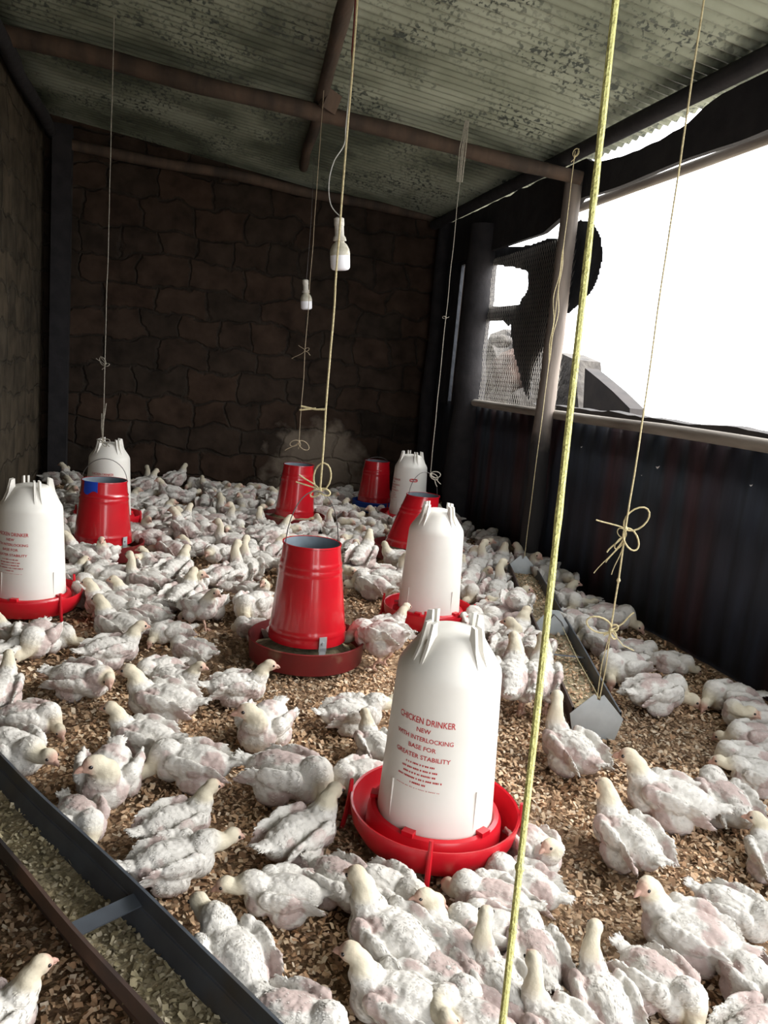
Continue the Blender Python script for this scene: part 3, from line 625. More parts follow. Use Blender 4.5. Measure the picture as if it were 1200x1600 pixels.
# nearest yellow rope
dd = ray(785, 1600); Pn = Vector((0, 0, CH))+dd*(.70/math.hypot(dd.x, dd.y)); PT = ray(962, 0); Pt = Vector((0, 0, CH))+PT*(.86/math.hypot(PT.x, PT.y))
P = [Pt.lerp(Pn, t) for t in np.linspace((Pt.z-2.86)/(Pt.z-Pn.z), (Pt.z-.03)/(Pt.z-Pn.z), 90)]
ex = Vector((Pt.x, Pt.y, roofz(Pt.x))); 
mb = MB().tube(P, [.0037+.0008*mnoise.noise(Vector((i*.9, 0, 0))) for i in range(90)], 8)
for py, e in ((1350, 1), (1455, .8)):
    q = min(P, key=lambda v: abs((H/2-FPX*(v-Vector((0, 0, CH))).dot(cj)/(v-Vector((0, 0, CH))).dot(fw))-py)); mb.tube([q+Vector((0, 0, .006)), q, q-Vector((0, 0, .006))], [.003, .0055*e, .003], 8)
tag(mb.build('hanging_rope', M['yrope']), 'bright yellow twine rope hanging closest to the camera', 'rope')
# string of the taped feeder
q2 = Vector((f2[0]-.01, f2[1], 0))
def ex2(mb, P, zat):
    for k in range(3):
        a = P[-1]; mb.tube([Vector((0, 0, .16+.03*k))+a+side*(.012*k-.01), a+side*(.004*k-.01)+Vector((0, 0, .08)), a], .0024, 5)
    bow(mb, P[-1], .05, .0028, loops=((.8, .15), (-.5, .1), (.4, -.5)), tails=((.9, -.5), (-.6, .2)))
    q = min(P, key=lambda v: abs(v.z-zat(568))); bow(mb, q, .05, .002, loops=((-.5, .9), (.5, .2)), tails=((-.9, .7), (-.4, 1.0), (-.2, -.5)))
vert_line(100, 690, (q2.x-.005, q2.y), .0020, 'hanging_string', M['grope'], 'thin grey string above the feeder with blue tape', 'string', ztop=2.93, extra=ex2)
# string ending in a small bow, before the brick wall
Pb = G(467, 690, .75)
def ex3(mb, P, zat):
    bow(mb, P[-1], .085, .003, loops=((.75, -.5), (-.65, -.3)), tails=((.1, -.55), (-.9, -.75)))
    q = min(P, key=lambda v: abs(v.z-zat(548))); bow(mb, q, .06, .0016, loops=((.4, .3),), tails=((-1.2, -.9), (-.6, .5), (.7, -.4)))
vert_line(270, 690, (Pb.x, Pb.y), .0020, 'hanging_string', mat('tan_string', (.30, .24, .16), .9), 'thin tan string ending in a small bow before the brick wall', 'string', ztop=2.83, zbot=.75, extra=ex3)
# string of leaning feeder (knotted under the rafter)
P5 = G(672, 742, .62)
def ex4(mb, P, zat):
    bow(mb, P[-1], .07, .003, loops=((.9, .1), (.7, -.3)), tails=((1.1, -.75), (.8, -1.0)))
    q = P[0]; 
    for k in range(4):
        mb.tube([q+side*.006*k, q+side*(.012*(k-1.5))+Vector((0, 0, -.16)), q+Vector((0, 0, -.34))+side*(.010*(k-1.5))], .003, 5)
    q = min(P, key=lambda v: abs(v.z-zat(490))); bow(mb, q, .04, .0016, loops=((-.5, .1),), tails=((.6, .2),))
vert_line(230, 742, (P5.x, P5.y), .0019, 'hanging_string', M['grope'], 'dark grey string knotted to the rafter above the leaning feeder', 'string', ztop=2.70, zbot=.62, extra=ex4)
# string to the far end of the long trough
PF = Vector((2.17, 4.30, 0))
def ex5(mb, P, zat):
    z1, z2 = zat(385), zat(570); x, y = P[0].x, P[0].y
    for s, ph in ((.011, 0), (-.012, 2)):
        mb.tube([Vector((x, y, z1+(z2-z1)*t))+side*(s*math.sin(t*PI)*(1+.8*math.sin(t*14+ph))) for t in np.linspace(0, 1, 50)], .0019, 5)
    bow(mb, P[0]-Vector((0, 0, .03)), .05, .0024, loops=((.2, .9),), tails=((.5, .9), (-.2, -.6)))
vert_line(272, 880, (PF.x, PF.y), .0020, 'hanging_string', M['crope'], 'looped pale string from the rafter to the far trough end', 'string', ztop=2.56, zbot=.17, extra=ex5)
# string to the near end of the long trough
PN = G(955, 985, .42); PNx = (PN.x, PN.y); AP = Vector((1.495, 2.258, .155))
def ex6(mb, P, zat):
    q = min(P, key=lambda v: abs(v.z-zat(812))); bow(mb, q, .085, .0030, loops=((.75, .85), (.55, -.8)), tails=((-1.1, .25), (-.5, -1.0)))
    bow(mb, q-Vector((0, 0, .03)), .05, .0017, loops=((-.5, -.8), (-.4, .6)), tails=((-.9, -1.8), (-.4, -2.6), (-1.6, -2.6)))
    q = min(P, key=lambda v: abs(v.z-zat(926))); mb.tube([q+Vector((0, 0, .01)), q, q-Vector((0, 0, .01))], [.003, .007, .003], 8)
    e = P[-1]; bow(mb, e, .07, .0030, loops=((-1.2, .45), (.3, .25), (.3, -.4)), tails=((1.1, 1.0), (-.2, -.3)))
    mid = Vector((1.83, 3.15, .11))
    mb.tube([e, e.lerp(AP, .5)+side*.004, AP], .0020, 6); mb.tube([e, e.lerp(AP, .5)-side*.012, AP-Vector((.01, 0, 0))], .0016, 6); mb.tube([AP, AP.lerp(mid, .5)-Vector((0, 0, .01)), mid], .0016, 6)
    mb.tube([e, e+side*.05-Vector((0, 0, .05)), e+side*.09-Vector((0, 0, .065))], .0018, 6)
vert_line(85, 975, PNx, .0030, 'hanging_string', M['crope'], 'yellowish string with loose bow tied to the near end of the long trough', 'string', ztop=2.72, zbot=.42, extra=ex6)

def bulb(px, py, xy, ztop_path, s, label, gcable):
    """LED bulb in a pendant holder"""
    x, y = xy
    lo, hi = 0., 3.3
    for _ in range(40):
        mid = (lo+hi)/2; d = Vector((x, y, mid-CH)); yy = H/2-FPX*d.dot(cj)/d.dot(fw)
        if yy > py: lo = mid
        else: hi = mid
    z = lo; t = empty('light_bulb', (x, y, z), 0, label=label, cat='light bulb', group='hanging LED bulbs')
    t.rotation_euler = (math.radians(3), math.radians(-7), 0)
    MB().lathe([(.0005, 0), (.022*s, .0005*s), (.034*s, .004*s), (.040*s, .012*s), (.041*s, .045*s), (.041*s, .060*s)], 32).build('diffuser', M['bulbw'], t)
    MB().lathe([(.041*s, .060*s), (.042*s, .066*s), (.039*s, .085*s), (.030*s, .103*s), (.020*s, .112*s), (.017*s, .12*s)], 32).build('housing', M['bulbb'], t)
    MB().lathe([(.017*s, .115*s), (.028*s, .118*s), (.026*s, .130*s), (.019*s, .140*s), (.019*s, .175*s), (.021*s, .177*s), (.021*s, .205*s), (.012*s, .21*s), (.0005, .212*s)], 28).build('lamp_holder', mat('white_bakelite', (.62, .60, .55), .5, (.45, .42, .36), 60), t)
    top = Vector((.008*s, .0, .21*s))
    P = [Vector(p)-Vector((x, y, z)) for p in ztop_path]; Rm = t.rotation_euler.to_matrix().inverted(); P = [top]+[Rm @ p for p in P]
    # smooth path
    Q = []
    for i in range(len(P)-1):
        p0 = P[max(i-1, 0)]; p1 = P[i]; p2 = P[i+1]; p3 = P[min(i+2, len(P)-1)]
        for k in range(8):
            u = k/8; Q.append(.5*((2*p1)+(p2-p0)*u+(2*p0-5*p1+4*p2-p3)*u*u+(3*p1-p0-3*p2+p3)*u**3))
    Q.append(P[-1]); MB().tube(Q, .0022*s if gcable == 'w' else .0018, 6).build('cable', M['whitecable'] if gcable == 'w' else M['wire'], t)
    return t
b1 = hit(532, 423, 1, 3.30); b1 = (b1.x, b1.y)
pth = [hit(a, c, 1, 3.30) for a, c in ((517, 320), (514, 285), (522, 252), (538, 225), (541, 190))]+[hit(551, 90, 1, 3.5), hit(556, 0, 1, 3.68), hit(557, -22, 1, 3.7)]
bulb(532, 423, b1, pth, 1.0, 'larger white LED bulb hanging beside the cream rope', 'w')
b2 = hit(479, 484, 1, 5.6)
pth = [hit(a, c, 1, 5.6) for a, c in ((482, 400), (487, 330), (490, 262), (491, 245))]
bulb(479, 484, (b2.x, b2.y), pth, .98, 'smaller far LED bulb on thin wires before the brick wall', 'k')
o = MB().tube([hit(551, 120, 1, 3.45), hit(550, 80, 1, 3.5), hit(553, 40, 1, 3.55), hit(556, -15, 1, 3.6)], .004, 6).build('electric_cable', mat('dark_red_cable', (.12, .02, .02), .5)); tag(o, 'dark red and black electric cable taped up to the purlin', 'cable')

# ------------------------------------------------------------------ chicks
M['down'] = attr_mat('chick_down', .92, bump=.4); M['feather'] = attr_mat('chick_feather', .85)
def smoothstep(a, b, x): x = min(1, max(0, (x-a)/(b-a))); return x*x*(3-2*x)
POSE = {  # lift, pitch(deg, + nose down), head pos (x,y,z), head yaw, head pitch(+down), extra
 'up':    dict(hp=(.120, .0, .156), yaw=0, pit=8),
 'upl':   dict(hp=(.108, .016, .156), yaw=65, pit=8),
 'upr':   dict(hp=(.108, -.016, .156), yaw=-65, pit=8),
 'fwd':   dict(hp=(.165, .008, .105), yaw=8, pit=18),
 'downl': dict(hp=(.140, .040, .050), yaw=42, pit=38),
 'downr': dict(hp=(.140, -.040, .050), yaw=-42, pit=38),
 'tuck':  dict(hp=(.040, .066, .115), yaw=150, pit=20),
 'neck':  dict(hp=(.100, .0, .200), yaw=-30, pit=4, thin=1),
 'stand': dict(hp=(.120, .008, .245), yaw=14, pit=8, lift=.068, pitch=-8, legs=1),
 'peck':  dict(hp=(.175, .012, .090), yaw=6, pit=42, lift=.068, pitch=12, legs=1),
 'stretch': dict(hp=(.128, -.020, .100), yaw=-50, pit=35, roll=16, legs=2),
}
def ellip(V, F, c, r, R=None, M4=None, nu=14, nv=9):
    n = len(V); c = Vector(c)
    for j in range(nv+1):
        ph = -PI/2+PI*j/nv
        for i in range(nu):
            th = 2*PI*i/nu; v = Vector((r[0]*math.cos(ph)*math.cos(th), r[1]*math.cos(ph)*math.sin(th), r[2]*math.sin(ph)))
            if R: v = R @ v
            v = v+c
            if M4: v = M4 @ v
            V.append(v)
    for j in range(nv):
        for i in range(nu): F.append((n+j*nu+i, n+j*nu+(i+1) % nu, n+(j+1)*nu+(i+1) % nu, n+(j+1)*nu+i))
def make_proto(pose, seed):
    P = POSE[pose]; rr = random.Random(seed); V = []; F = []
    lift = P.get('lift', 0); MBd = Matrix.Translation((0, 0, lift)) @ Matrix.Translation((0, 0, .06)) @ Euler((math.radians(P.get('roll', 0)), math.radians(P.get('pitch', 0)), 0)).to_matrix().to_4x4() @ Matrix.Translation((0, 0, -.06))
    E = lambda c, r, e=(0, 0, 0): ellip(V, F, c, r, Euler([math.radians(a) for a in e]).to_matrix(), MBd)
    E((-.005, 0, .066), (.098, .064, .056), (0, -4, 0)); E((.060, 0, .062), (.050, .054, .052)); E((-.070, 0, .070), (.052, .044, .042))
    E((.074, 0, .086), (.030, .034, .034)); E((-.02, 0, .095), (.072, .040, .030), (0, 4, 0)); E((-.112, 0, .080), (.034, .024, .014), (0, 18, 0))
    for s in (-1, 1):
        E((-.022, s*.044, .036), (.054, .030, .038), (0, 0, s*6))
        E((.004, s*.060, .086), (.062, .015, .034), (s*-12, 6, s*-7)); E((.040, s*.054, .094), (.028, .017, .026))
        for k in range(5):     # wing primaries folded over the flank
            E((-.040-.010*k, s*(.062-.0035*k), .094-.0105*k), (.052, .0055, .0105), (s*-14, 8+rr.uniform(-3, 3), s*(-9-1.5*k)))
    for k in range(-2, 3): E((-.135, k*.008, .086+.002*(2-abs(k))), (.026, .005, .0045), (0, 16+rr.uniform(-6, 6), k*-7))
    root = MBd @ Vector((.072, 0, .095)); hp = Vector(P['hp']); yaw, pit = math.radians(P['yaw']), math.radians(P['pit'])
    HR = Euler((0, pit, yaw)).to_matrix(); hb = hp+HR @ Vector((-.012, 0, -.010))
    c1 = root+(MBd.to_3x3() @ Vector((.035, 0, .03)))*(1.0 if pose != 'tuck' else .6); c2 = hb+HR @ Vector((-.03, 0, -.026))
    rb, rt = (.040, .0215) if not P.get('thin') else (.036, .0175); axis = []
    for i in range(19):
        t = i/18; q = root*(1-t)**3+c1*3*t*(1-t)**2+c2*3*t*t*(1-t)+hb*t**3; r = rb+(rt-rb)*t**.75; axis.append((q, t)); ellip(V, F, q, (r, r, r), nu=12, nv=8)
    H4 = Matrix.Translation(hp) @ HR.to_4x4()
    ellip(V, F, (0, 0, 0), (.0285, .0205, .0225), None, H4); ellip(V, F, (.017, 0, -.005), (.0150, .0125, .0130), None, H4); ellip(V, F, (.004, 0, -.010), (.019, .017, .015), None, H4)
    if P.get('legs'):
        for s in (-1, 1):
            if P['legs'] == 1: E((-.012, s*.038, .030), (.026, .022, .042), (0, 20, 0))
            elif s == 1: E((-.09, .05, .04), (.05, .022, .022), (0, 0, -12))
    me = bpy.data.meshes.new('tmp'); me.from_pydata([tuple(v) for v in V], [], F); me.update(); tmp = bpy.data.objects.new('tmp', me); C.objects.link(tmp)
    m = tmp.modifiers.new('r', 'REMESH'); m.mode = 'VOXEL'; m.voxel_size = .0034; m.use_smooth_shade = True
    m = tmp.modifiers.new('s', 'SMOOTH'); m.factor = .5; m.iterations = 3
    bpy.context.view_layer.update(); bod = bpy.data.meshes.new_from_object(tmp.evaluated_get(bpy.context.evaluated_depsgraph_get())); bpy.data.objects.remove(tmp)
    n = len(bod.vertices); co = np.empty(n*3); bod.vertices.foreach_get('co', co); co = co.reshape(-1, 3); no = np.empty(n*3); bod.vertices.foreach_get('normal', no); no = no.reshape(-1, 3)
    inv = MBd.inverted(); Hinv = H4.inverted(); col = np.ones((n, 4)); hw = np.zeros(n); fl = np.zeros(n); new = co.copy()
    for i in range(n):
        v = Vector(co[i]); b = inv @ v; h = Hinv @ v
        dn_, tn = min(((v-q).length, t) for q, t in axis[::2]); dh = h.length
        w = max(1-smoothstep(.028, .044, dh), (1-smoothstep(.026, .042, dn_))*smoothstep(.1, .75, tn)); hw[i] = w
        nz = mnoise.noise(v*26+Vector((seed, 0, 0))); nz2 = mnoise.noise(v*75+Vector((0, seed, 0)))
        nz3 = mnoise.noise(v*13+Vector((0, 0, seed*2))); white = Vector((.66, .64, .60))*(1+.04*nz2); skin = Vector((.43, .31, .29)); yel = Vector((.62, .56, .42)); face = Vector((.55, .34, .27))
        k = smoothstep(.05, .27, .35*nz+.80*nz3+.15*(abs(b.y) > .03)-.10*(b.z > .09)-.35*smoothstep(.0, .02, -abs(abs(b.y)-.066)+.010))*.75
        if b.z < .035: k = max(k, .65*smoothstep(.0, .018, .035-b.z))
        c = white.lerp(skin, k); c = c.lerp(yel, w*.85)
        fc = smoothstep(.000, .022, h.x)*(1-smoothstep(.03, .045, dh)); c = c.lerp(face, fc*.9); fl[i] = k
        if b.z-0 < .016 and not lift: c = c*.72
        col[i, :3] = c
        amp = .0022 if w < .5 else .0007
        new[i] = co[i]+no[i]*(amp*nz2*1.4+.0028*nz*(1-w))
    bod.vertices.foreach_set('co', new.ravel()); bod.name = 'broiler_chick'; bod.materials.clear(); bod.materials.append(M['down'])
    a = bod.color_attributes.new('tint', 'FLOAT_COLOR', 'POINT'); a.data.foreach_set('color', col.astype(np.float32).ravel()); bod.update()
    # plumage: short overlapping feather tufts and fine down
    FV = []; FF = []; FC = []
    idx = rng.permutation(n)[:int(n*.34)]
    hdir = (root-hp).normalized()
    for i in idx:
        w = hw[i]; v = Vector(new[i]); nn = Vector(no[i])
        if (Hinv @ v).x > .012 and w > .8: continue
        if w < .5 and rr.random() < fl[i]*.9: continue
        b = inv @ v
        if w < .5: d = (MBd.to_3x3() @ Vector((-1, .15*(1 if b.y > 0 else -1)*0, -.22-.4*max(0, .07-b.z)*8)))
        else: d = hdir.copy()
        d += Vector((rr.gauss(0, .16), rr.gauss(0, .16), rr.gauss(0, .16))); d = d-nn*d.dot(nn)
        if d.length < .05: continue
        d.normalize(); d = (d+nn*rr.uniform(.03, .20)).normalized(); u = d.cross(nn).normalized()
        if w < .5: L_ = rr.uniform(.006, .012); wd_ = rr.uniform(.0010, .0022)
        else: L_ = rr.uniform(.0025, .0055); wd_ = .0007
        p = v-nn*.0012; q = len(FV); mid = p+d*L_*.5+nn*.0008
        FV += [p-u*wd_*.5, p+u*wd_*.5, mid+u*wd_, mid-u*wd_, p+d*L_]; FF += [(q, q+1, q+2, q+3), (q+3, q+2, q+4)]
        c = Vector(col[i, :3]).lerp(Vector((.69, .67, .63)), .42*(1-w))*rr.uniform(.95, 1.04)
        FC += [(*c, 1)]*5
    fme = bpy.data.meshes.new('feathers'); fme.from_pydata([tuple(v) for v in FV], [], FF); fme.materials.append(M['feather']); fme.polygons.foreach_set('use_smooth', [True]*len(FF))
    a = fme.color_attributes.new('tint', 'FLOAT_COLOR', 'POINT'); a.data.foreach_set('color', np.array(FC, dtype=np.float32).ravel())
    kids = [('feathers', fme, 0)]
    def mk(name, mb, m, lvl):
        o = mb.build(name, m); me_ = o.data; bpy.data.objects.remove(o); kids.append((name, me_, lvl))
    mb = MB(); T = lambda x, y, z: H4 @ Vector((x, y, z))
    mb.tube([T(.024, 0, -.002), T(.032, 0, -.0022), T(.040, 0, -.0050), T(.0455, 0, -.0100)], [.0078, .0066, .0042, .0010], 10)
    mb.tube([T(.024, 0, -.0085), T(.033, 0, -.0095), T(.0405, 0, -.0115)], [.0052, .0040, .0012], 8); mk('beak', mb, M['beak'], 1)
    for s in (-1, 1):
        v_ = []; f_ = []; ellip(v_, f_, (.0125, s*.0178, .0035), (.0048, .0032, .0048), None, H4, 12, 8); mb = MB(); mb.add(v_, f_); mk('eye', mb, M['eye'], 1)
    def foot(mb, a, fx):   # three front toes and one behind
        for an, L_ in ((.5, .034), (0, .042), (-.5, .034), (PI, .018)):
            dv = Vector((math.cos(an+fx), math.sin(an+fx), 0)); mb.tube([a, a+dv*L_*.5+Vector((0, 0, .003)), a+dv*L_+Vector((0, 0, -.003))], [.0052, .0042, .0018], 6)
    if P.get('legs') == 1:
        for s in (-1, 1):
            hip = MBd @ Vector((-.020, s*.036, .018)); mb = MB(); an = Vector((-.006, s*.036, .008)); kn = Vector((-.030, s*.037, .052))
            mb.tube([hip, kn, an+Vector((0, 0, .02)), an], [.012, .0062, .0052, .0055], 8); foot(mb, an, s*.15); mk('leg', mb, M['leg'], 1)
    elif P.get('legs') == 2:
        mb = MB(); mb.tube([Vector((-.09, .05, .035)), Vector((-.125, .055, .030)), Vector((-.178, .058, .022))], [.014, .0075, .0058], 8)
        for an, L_ in ((PI, .042), (PI-.6, .034), (PI+.6, .034)):
            a0 = Vector((-.178, .058, .022)); mb.tube([a0, a0+Vector((math.cos(an), math.sin(an), .1))*L_*.5, a0+Vector((math.cos(an), math.sin(an), .15))*L_], [.0055, .0042, .0018], 6)
        mk('leg', mb, M['leg'], 1)
    return bod, kids
PR = {k: make_proto(k, i*3+1) for i, k in enumerate(POSE)}
GRP = 'white broiler chicks crowding the coop floor'
placed = []; nch = 0
def chick(pose, x, y, ang, sc, label, far=False, z=0.):
    global nch
    bod, kids = PR[pose]; o = bpy.data.objects.new('broiler_chick', bod); link(o); o.location = (x, y, z); o.rotation_euler = (0, 0, ang); o.scale = (sc, sc*1.10, sc)
    tag(o, label, 'chick', GRP)
    for nm, me, lvl in kids:
        if far and (nm == 'eye'): continue
        k = bpy.data.objects.new(nm, me); link(k, o)
    placed.append((x, y)); nch += 1
CH_LIST = """
695,1575,560,1532,up|big white chick at bottom centre looking towards the left
668,1505,562,1425,up|pinkish-backed chick just left of the drinker leg, looking left
500,1345,572,1392,downr|chick with bare mauve back left below the red drinker tray
565,1360,642,1398,fwd|chick with dark eye poking out beside the front drinker leg
742,1505,700,1462,upl|small chick squeezed in below the front drinker leg, beak left
785,1560,742,1492,neck|chick with slim raised neck behind the yellow rope bottom
800,1450,728,1440,downl|plump white chick resting under the right tray edge
822,1410,735,1388,downr|mauve and white chick lying right below the red tray
845,1395,775,1362,downl|chick lying against the right drinker leg
838,1505,812,1440,downr|chick with raised rump behind the yellow rope, right side
822,1295,856,1340,upr|chick sitting upright beside the right drinker leg
690,1490,742,1535,downr|ruffled grey-white chick wedged between bottom front chicks
765,1585,702,1555,tuck|fluffy chick preening at the bottom behind the big one
905,1625,850,1580,neck|chick with long cream neck at the bottom right of the yellow rope
968,1600,922,1508,neck|chick seen from behind with tall pale neck, bottom right
985,1485,1088,1570,downr|plump chick with bowed pink head at the bottom right
1148,1482,1010,1425,upl|large white chick alone on shavings, right foreground
1100,1388,1205,1440,fwd|white chick with fluffy tail at the right edge
1160,1500,1215,1560,downl|chick at the bottom right edge, half out of frame
1170,1610,1215,1590,downr|chick in the very bottom right corner
1108,1268,985,1230,up|white chick with raised head, behind its twin right of trough end
1020,1342,945,1275,up|white chick with spread back, nearer of the two facing left
1162,1278,1105,1222,downr|scruffy chick with grey back near the right edge
1218,1215,1160,1200,fwd|grey-green shaded chick at the right edge with beak left
1198,1182,1135,1172,downl|shaded chick lying flat by the right edge
1200,1140,1150,1142,downr|dim chick against the iron wall foot at right
1178,1088,1108,1085,downl|dim yellowish chick at the foot of the iron wall
1205,1115,1135,1112,tuck|dim chick tucked beside the yellowish one
985,1088,1066,1080,downr|white chick with dark spots lying right of the trough end
1000,1035,945,1050,downl|chick lying next to the pale trough end plate
968,1010,915,992,downl|white chick under the knotted string, beside the trough
972,1008,1018,1012,downr|dim chick behind the one under the knotted string
1025,1022,1075,1035,downl|dim chick group member at the dark wall foot
912,960,990,968,downr|brownish shaded chick along the dark iron wall
930,938,905,945,tuck|small dim chick where string shadow meets iron wall
882,962,918,988,downr|chick with head against the trough side, wall side
872,925,905,955,downr|white chick between long trough and dark wall
868,892,895,925,fwd|dim chick behind the trough, halfway along the wall
862,882,832,890,upl|chick looking over the far trough end
828,888,860,912,downl|white chick just right of the far trough end plate
738,892,756,880,neck|alert chick with head high right of the plain drinker
770,892,792,868,up|chick left of the far trough end plate
722,918,748,892,downl|chick close to the right side of plain drinker tank
765,938,788,908,neck|chick with small raised head near the trough side
800,962,812,925,peck|chick bending its neck into the long trough
808,958,758,975,downr|broad white chick resting between drinker and trough
782,1005,822,982,up|chick with brown-grey face beside the trough
792,1035,800,1000,upl|standing-height chick behind the drinker shoulder
826,1035,842,1000,peck|chick dipping its head into the trough middle
803,1085,806,1040,stand|white chick standing with pink leg right of front drinker
830,1082,842,1042,stand|white chick standing against the rusty trough side
757,992,736,965,downl|chick between plain drinker tray and front drinker crown
925,1195,862,1148,neck|white chick with pink face in front of the trough end
1218,1345,1196,1318,upl|yellowish chick half cut by the right edge
265,1152,180,1138,up|white chick with yellow belly looking left, left foreground
300,1102,208,1088,up|pale chick looking left directly behind the yellow-bellied one
352,1195,248,1185,downl|ruffled chick with fluffy tail ball, left foreground
228,1295,322,1262,up|white chick turned right with clear beak, left foreground
215,1350,330,1325,fwd|big white chick with low head among shavings, left foreground
495,1388,388,1385,fwd|chick with yellow head facing left below the centre
388,1540,325,1450,fwd|chick stretching a long yellow neck over the trough rim
400,1590,470,1612,downr|white rump at the bottom edge beside the dark trough
-50,1600,6,1572,up|shaded chick left of the dark trough at bottom left corner
180,1178,158,1248,upr|white chick facing the viewer with spread wings
-8,1152,52,1186,fwd|chick bending its face down behind the trough corner
88,1258,120,1296,downr|small white back showing behind the dark trough
2,1112,85,1118,downr|white chick with bowed head at the left edge
88,1052,165,1066,stretch|brown-shaded chick lying with one leg stretched out
135,1020,212,1008,up|white chick with grey patch looking right, left of centre
214,988,158,970,up|cream chick looking left beside the red tray leg
238,930,182,925,up|chick with sharp dark beak looking left near feeder
205,898,140,902,downl|chick lying under the taped feeder pan
168,935,125,915,downl|chick lying right behind the left drinker tray
92,892,122,888,up|chick peeking beside the left drinker tank
256,962,204,952,downr|smooth white chick lying beside the cream one
292,978,244,985,downl|round pinkish chick resting at left of the centre
242,935,285,935,downr|white huddled chick before the open litter patch
252,948,296,920,up|chick with raised beak at the litter patch edge
220,898,264,892,fwd|chick with dark grey face turned right in the huddle
270,872,224,872,up|white chick facing the taped feeder pan
255,900,292,882,up|chick with blunt cream neck pointing right
292,868,248,852,downl|smooth white chick right behind the taped feeder
240,832,205,830,peck|chick feeding from the pan with blue-taped hopper
334,935,308,955,downr|round-backed chick facing the viewer before the middle feeder
418,935,372,958,downl|yellow-necked white chick left of the middle feeder
418,980,380,975,downr|greyish chick touching the middle feeder pan
330,905,372,895,downr|white chick in the huddle left of the middle feeder
372,905,368,886,neck|chick with yellow neck, left one of two
392,895,382,878,neck|chick with yellow neck, right one of two
278,1032,222,1046,downl|grey chick behind the spread pale one, left of centre
322,1015,278,1005,downr|mauve-brown chick lying left of the middle feeder
252,1052,296,1058,up|small chick with pink face left of the feeder pan
332,1072,412,1068,up|chick with pink back and red face before the feeder pan
432,1110,392,1158,upr|bright white chick facing the viewer, centre foreground
395,1198,505,1226,downr|mauve chick lying behind the left drinker leg
425,1322,512,1278,up|greyish chick with head behind the left drinker leg
592,1195,532,1212,downl|white chick pressed against the left of the drinker tray
512,1115,592,1108,fwd|chick facing right behind the front drinker tank
602,1172,572,1140,up|small chick hidden half behind the front drinker tank
580,972,630,968,stand|white chick standing with head high before the plain drinker
628,1005,562,985,peck|white chick standing and feeding at the middle feeder
606,922,560,908,downl|white chick resting between middle feeder and plain drinker
622,893,580,888,downr|pinkish chick by the leaning feeder pan
556,875,577,862,stand|white chick standing upright behind the middle feeder rim
542,862,560,850,tuck|chick preening beside the standing one behind the feeder
558,842,602,832,fwd|chick stretching towards the far emblem drinker
36,990,6,982,up|chick under the left red tray looking left
68,982,50,1012,downr|mauve chick under the left red tray
70,982,98,990,downl|chick with pink skin right under the left tray rim
-18,1022,22,1010,fwd|chick with bent beak at the left edge under the tray
-5,1072,12,1050,stand|white chick standing at the left photo edge
"""
HP = []
def place(tx, ty, bx, by, pose, label):
    zt = .07+POSE[pose].get('lift', 0); a = G(tx, ty, zt); b = G(bx, by, zt); d = b-a; L_ = math.hypot(d.x, d.y); sc = min(1.06, max(.76, L_/.202))
    c = (a+b)/2; ang = math.atan2(d.y, d.x); x, y = c.x, c.y
    if x < XR+.05: HP.append([pose, min(x, XR-.09), y, ang, sc, label])
for ln in CH_LIST.strip().splitlines():
    a, lb = ln.split('|'); t = a.split(','); place(*map(float, t[:4]), t[4], lb)
# the far crowd: dart throwing over the floor, denser towards the back, leaving the litter patches of the photo open
LM = [(f1, 'middle red feeder'), (f2, 'blue-taped feeder'), (f3, 'dark red feeder'), (f4, 'blue-panned feeder'), (f5, 'leaning feeder'), (d2, 'back-left drinker'), (d3, 'emblem drinker'), (d4, 'plain white drinker'), ((2.17, 4.35), 'far trough end'), ((XR, 5.6), 'dark iron wall'), ((.4, 7.5), 'brick wall'), ((-.9, 5.8), 'left block wall')]
PH = {'up': 'sitting alert', 'upl': 'glancing aside', 'upr': 'glancing aside', 'fwd': 'crouching', 'downl': 'resting head down', 'downr': 'resting head down', 'tuck': 'preening', 'neck': 'with raised neck', 'stand': 'standing', 'peck': 'pecking', 'stretch': 'stretched out'}
obst = [(f1, .29), (f2, .29), (f3, .29), (f4, .25), (f5, .29), (d1, .27), (d2, .27), (d3, .27), (d4, .27), (dn, .25)]
patch = [(G(315, 890), .10), (G(345, 1010), .13), (G(510, 935), .16), (G(150, 1000), .10), (G(110, 950), .10)]
def segd(p, a, b):
    ax, ay = b[0]-a[0], b[1]-a[1]; t = max(0, min(1, ((p[0]-a[0])*ax+(p[1]-a[1])*ay)/(ax*ax+ay*ay))); return math.hypot(p[0]-a[0]-t*ax, p[1]-a[1]-t*ay)
poses = ['up', 'upl', 'upr', 'fwd', 'downl', 'downr', 'downl', 'downr', 'tuck', 'tuck', 'neck', 'stand', 'fwd']
used = set(); rc = random.Random(21); tries = 0
TR = [((1.49, 2.25), (2.175, 4.33)), ((st0.x, st0.y), (st0.x+dL.x*2.15, st0.y+dL.y*2.15))]
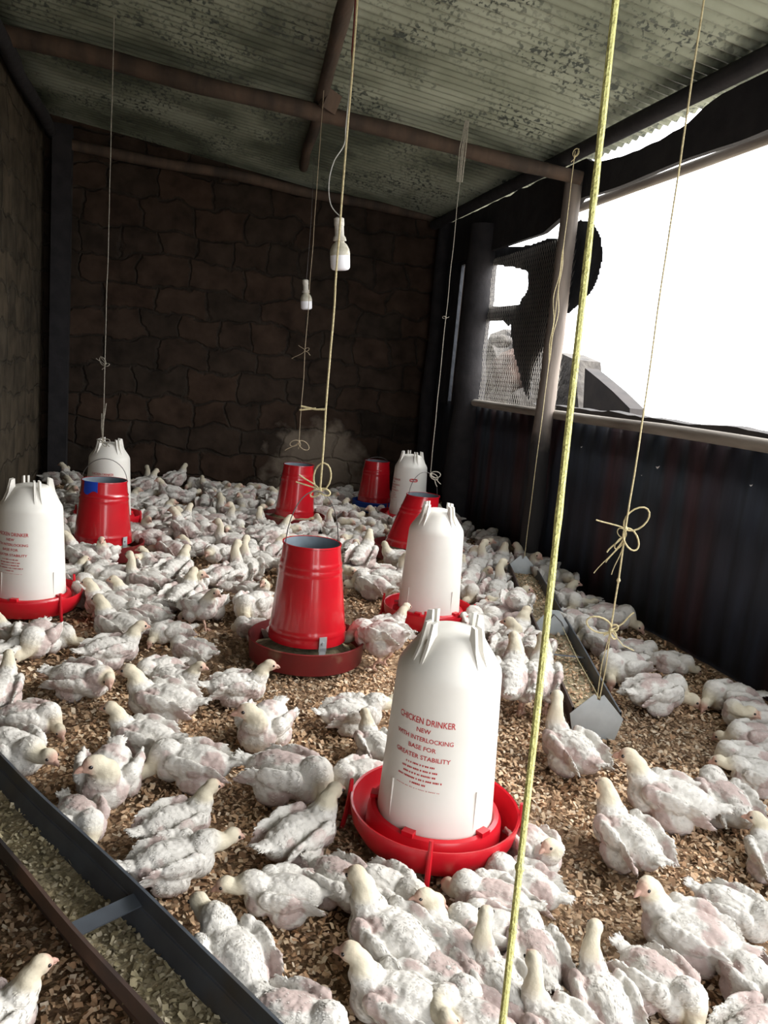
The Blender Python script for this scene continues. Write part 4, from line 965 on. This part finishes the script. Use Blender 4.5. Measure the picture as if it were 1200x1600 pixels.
for it in range(40):
    for a in HP:
        for (c, r) in obst:
            d = math.hypot(a[1]-c[0], a[2]-c[1]); R0 = r-.0 if c != dn else .225
            if a[5].find('below the red') > 0 or a[5].find('drinker leg') > 0 or 'under' in a[5]: R0 = .17
            if 1e-4 < d < R0: k = (R0-d)/d*.5; a[1] += (a[1]-c[0])*k; a[2] += (a[2]-c[1])*k
        for p, q in TR:
            ax, ay = q[0]-p[0], q[1]-p[1]; L2 = ax*ax+ay*ay; t = ((a[1]-p[0])*ax+(a[2]-p[1])*ay)/L2
            if -.03 < t < 1.03:
                wx, wy = a[1]-p[0]-t*ax, a[2]-p[1]-t*ay; d = math.hypot(wx, wy); R0 = .15
                if 1e-4 < d < R0: k = (R0-d)/d*.6; a[1] += wx*k; a[2] += wy*k
    for i, a in enumerate(HP):
        for b in HP[i+1:]:
            dx, dy = b[1]-a[1], b[2]-a[2]; d = math.hypot(dx, dy)
            if 1e-4 < d < .105: k = (.105-d)/d*.25; a[1] -= dx*k; a[2] -= dy*k; b[1] += dx*k; b[2] += dy*k
        a[1] = min(a[1], XR-.09)
for a in HP: chick(*a, far=a[2] > 5)
nhand = nch
while nch < 296 and tries < 60000:
    tries += 1
    y = rc.uniform(3.35, 7.32); x = rc.uniform(max(-.95, -.34*y+.5), XR-.10)
    if y < 4.1 and not (-.75 < x < .45 or 1.55 < x < 2.4): continue
    if any(math.hypot(x-a[0], y-a[1]) < r for a, r in obst): continue
    if any(math.hypot(x-a[0], y-a[1]) < r for a, r in patch): continue
    if segd((x, y), (1.49, 2.25), (2.175, 4.33)) < .17: continue
    md = .142 if y < 6 else .150
    if any(abs(x-a) < md and math.hypot(x-a, y-b) < md for a, b in placed): continue
    ps = rc.choice(poses); best = min(LM, key=lambda l: (math.hypot(x-l[0][0], y-l[0][1]) if l[1] not in ('brick wall', 'dark iron wall', 'left block wall') else {'brick wall': 7.5-y, 'dark iron wall': XR-x, 'left block wall': x-XL}[l[1]]+.12))
    nm = best[1]
    if 'wall' in nm: rel = 'near the foot of the'
    else:
        dx, dy = x-best[0][0], y-best[0][1]; rel = ('behind the' if dy > 0 else 'before the') if abs(dy) > abs(dx) else ('right of the' if dx > 0 else 'left of the')
    side_ = '' if 'wall' not in nm else (', by the corner' if (nm == 'brick wall' and (x > 1.9 or x < -.6)) else '')
    ang = rc.uniform(-PI, PI); c, s = math.cos(ang), math.sin(ang)
    fc = 'turned away' if s > .7 else 'facing the camera' if s < -.7 else 'beak to the right' if c > 0 else 'beak to the left'
    lb = 'white chick %s %s %s, %s%s' % (PH[ps], rel, nm, fc, side_)
    if lb in used or len(lb.split()) > 16: continue
    used.add(lb); chick(ps, x, y, ang, rc.uniform(.82, 1.02), lb, far=y > 4.6)
print('chicks', nhand, nch, 'tries', tries)
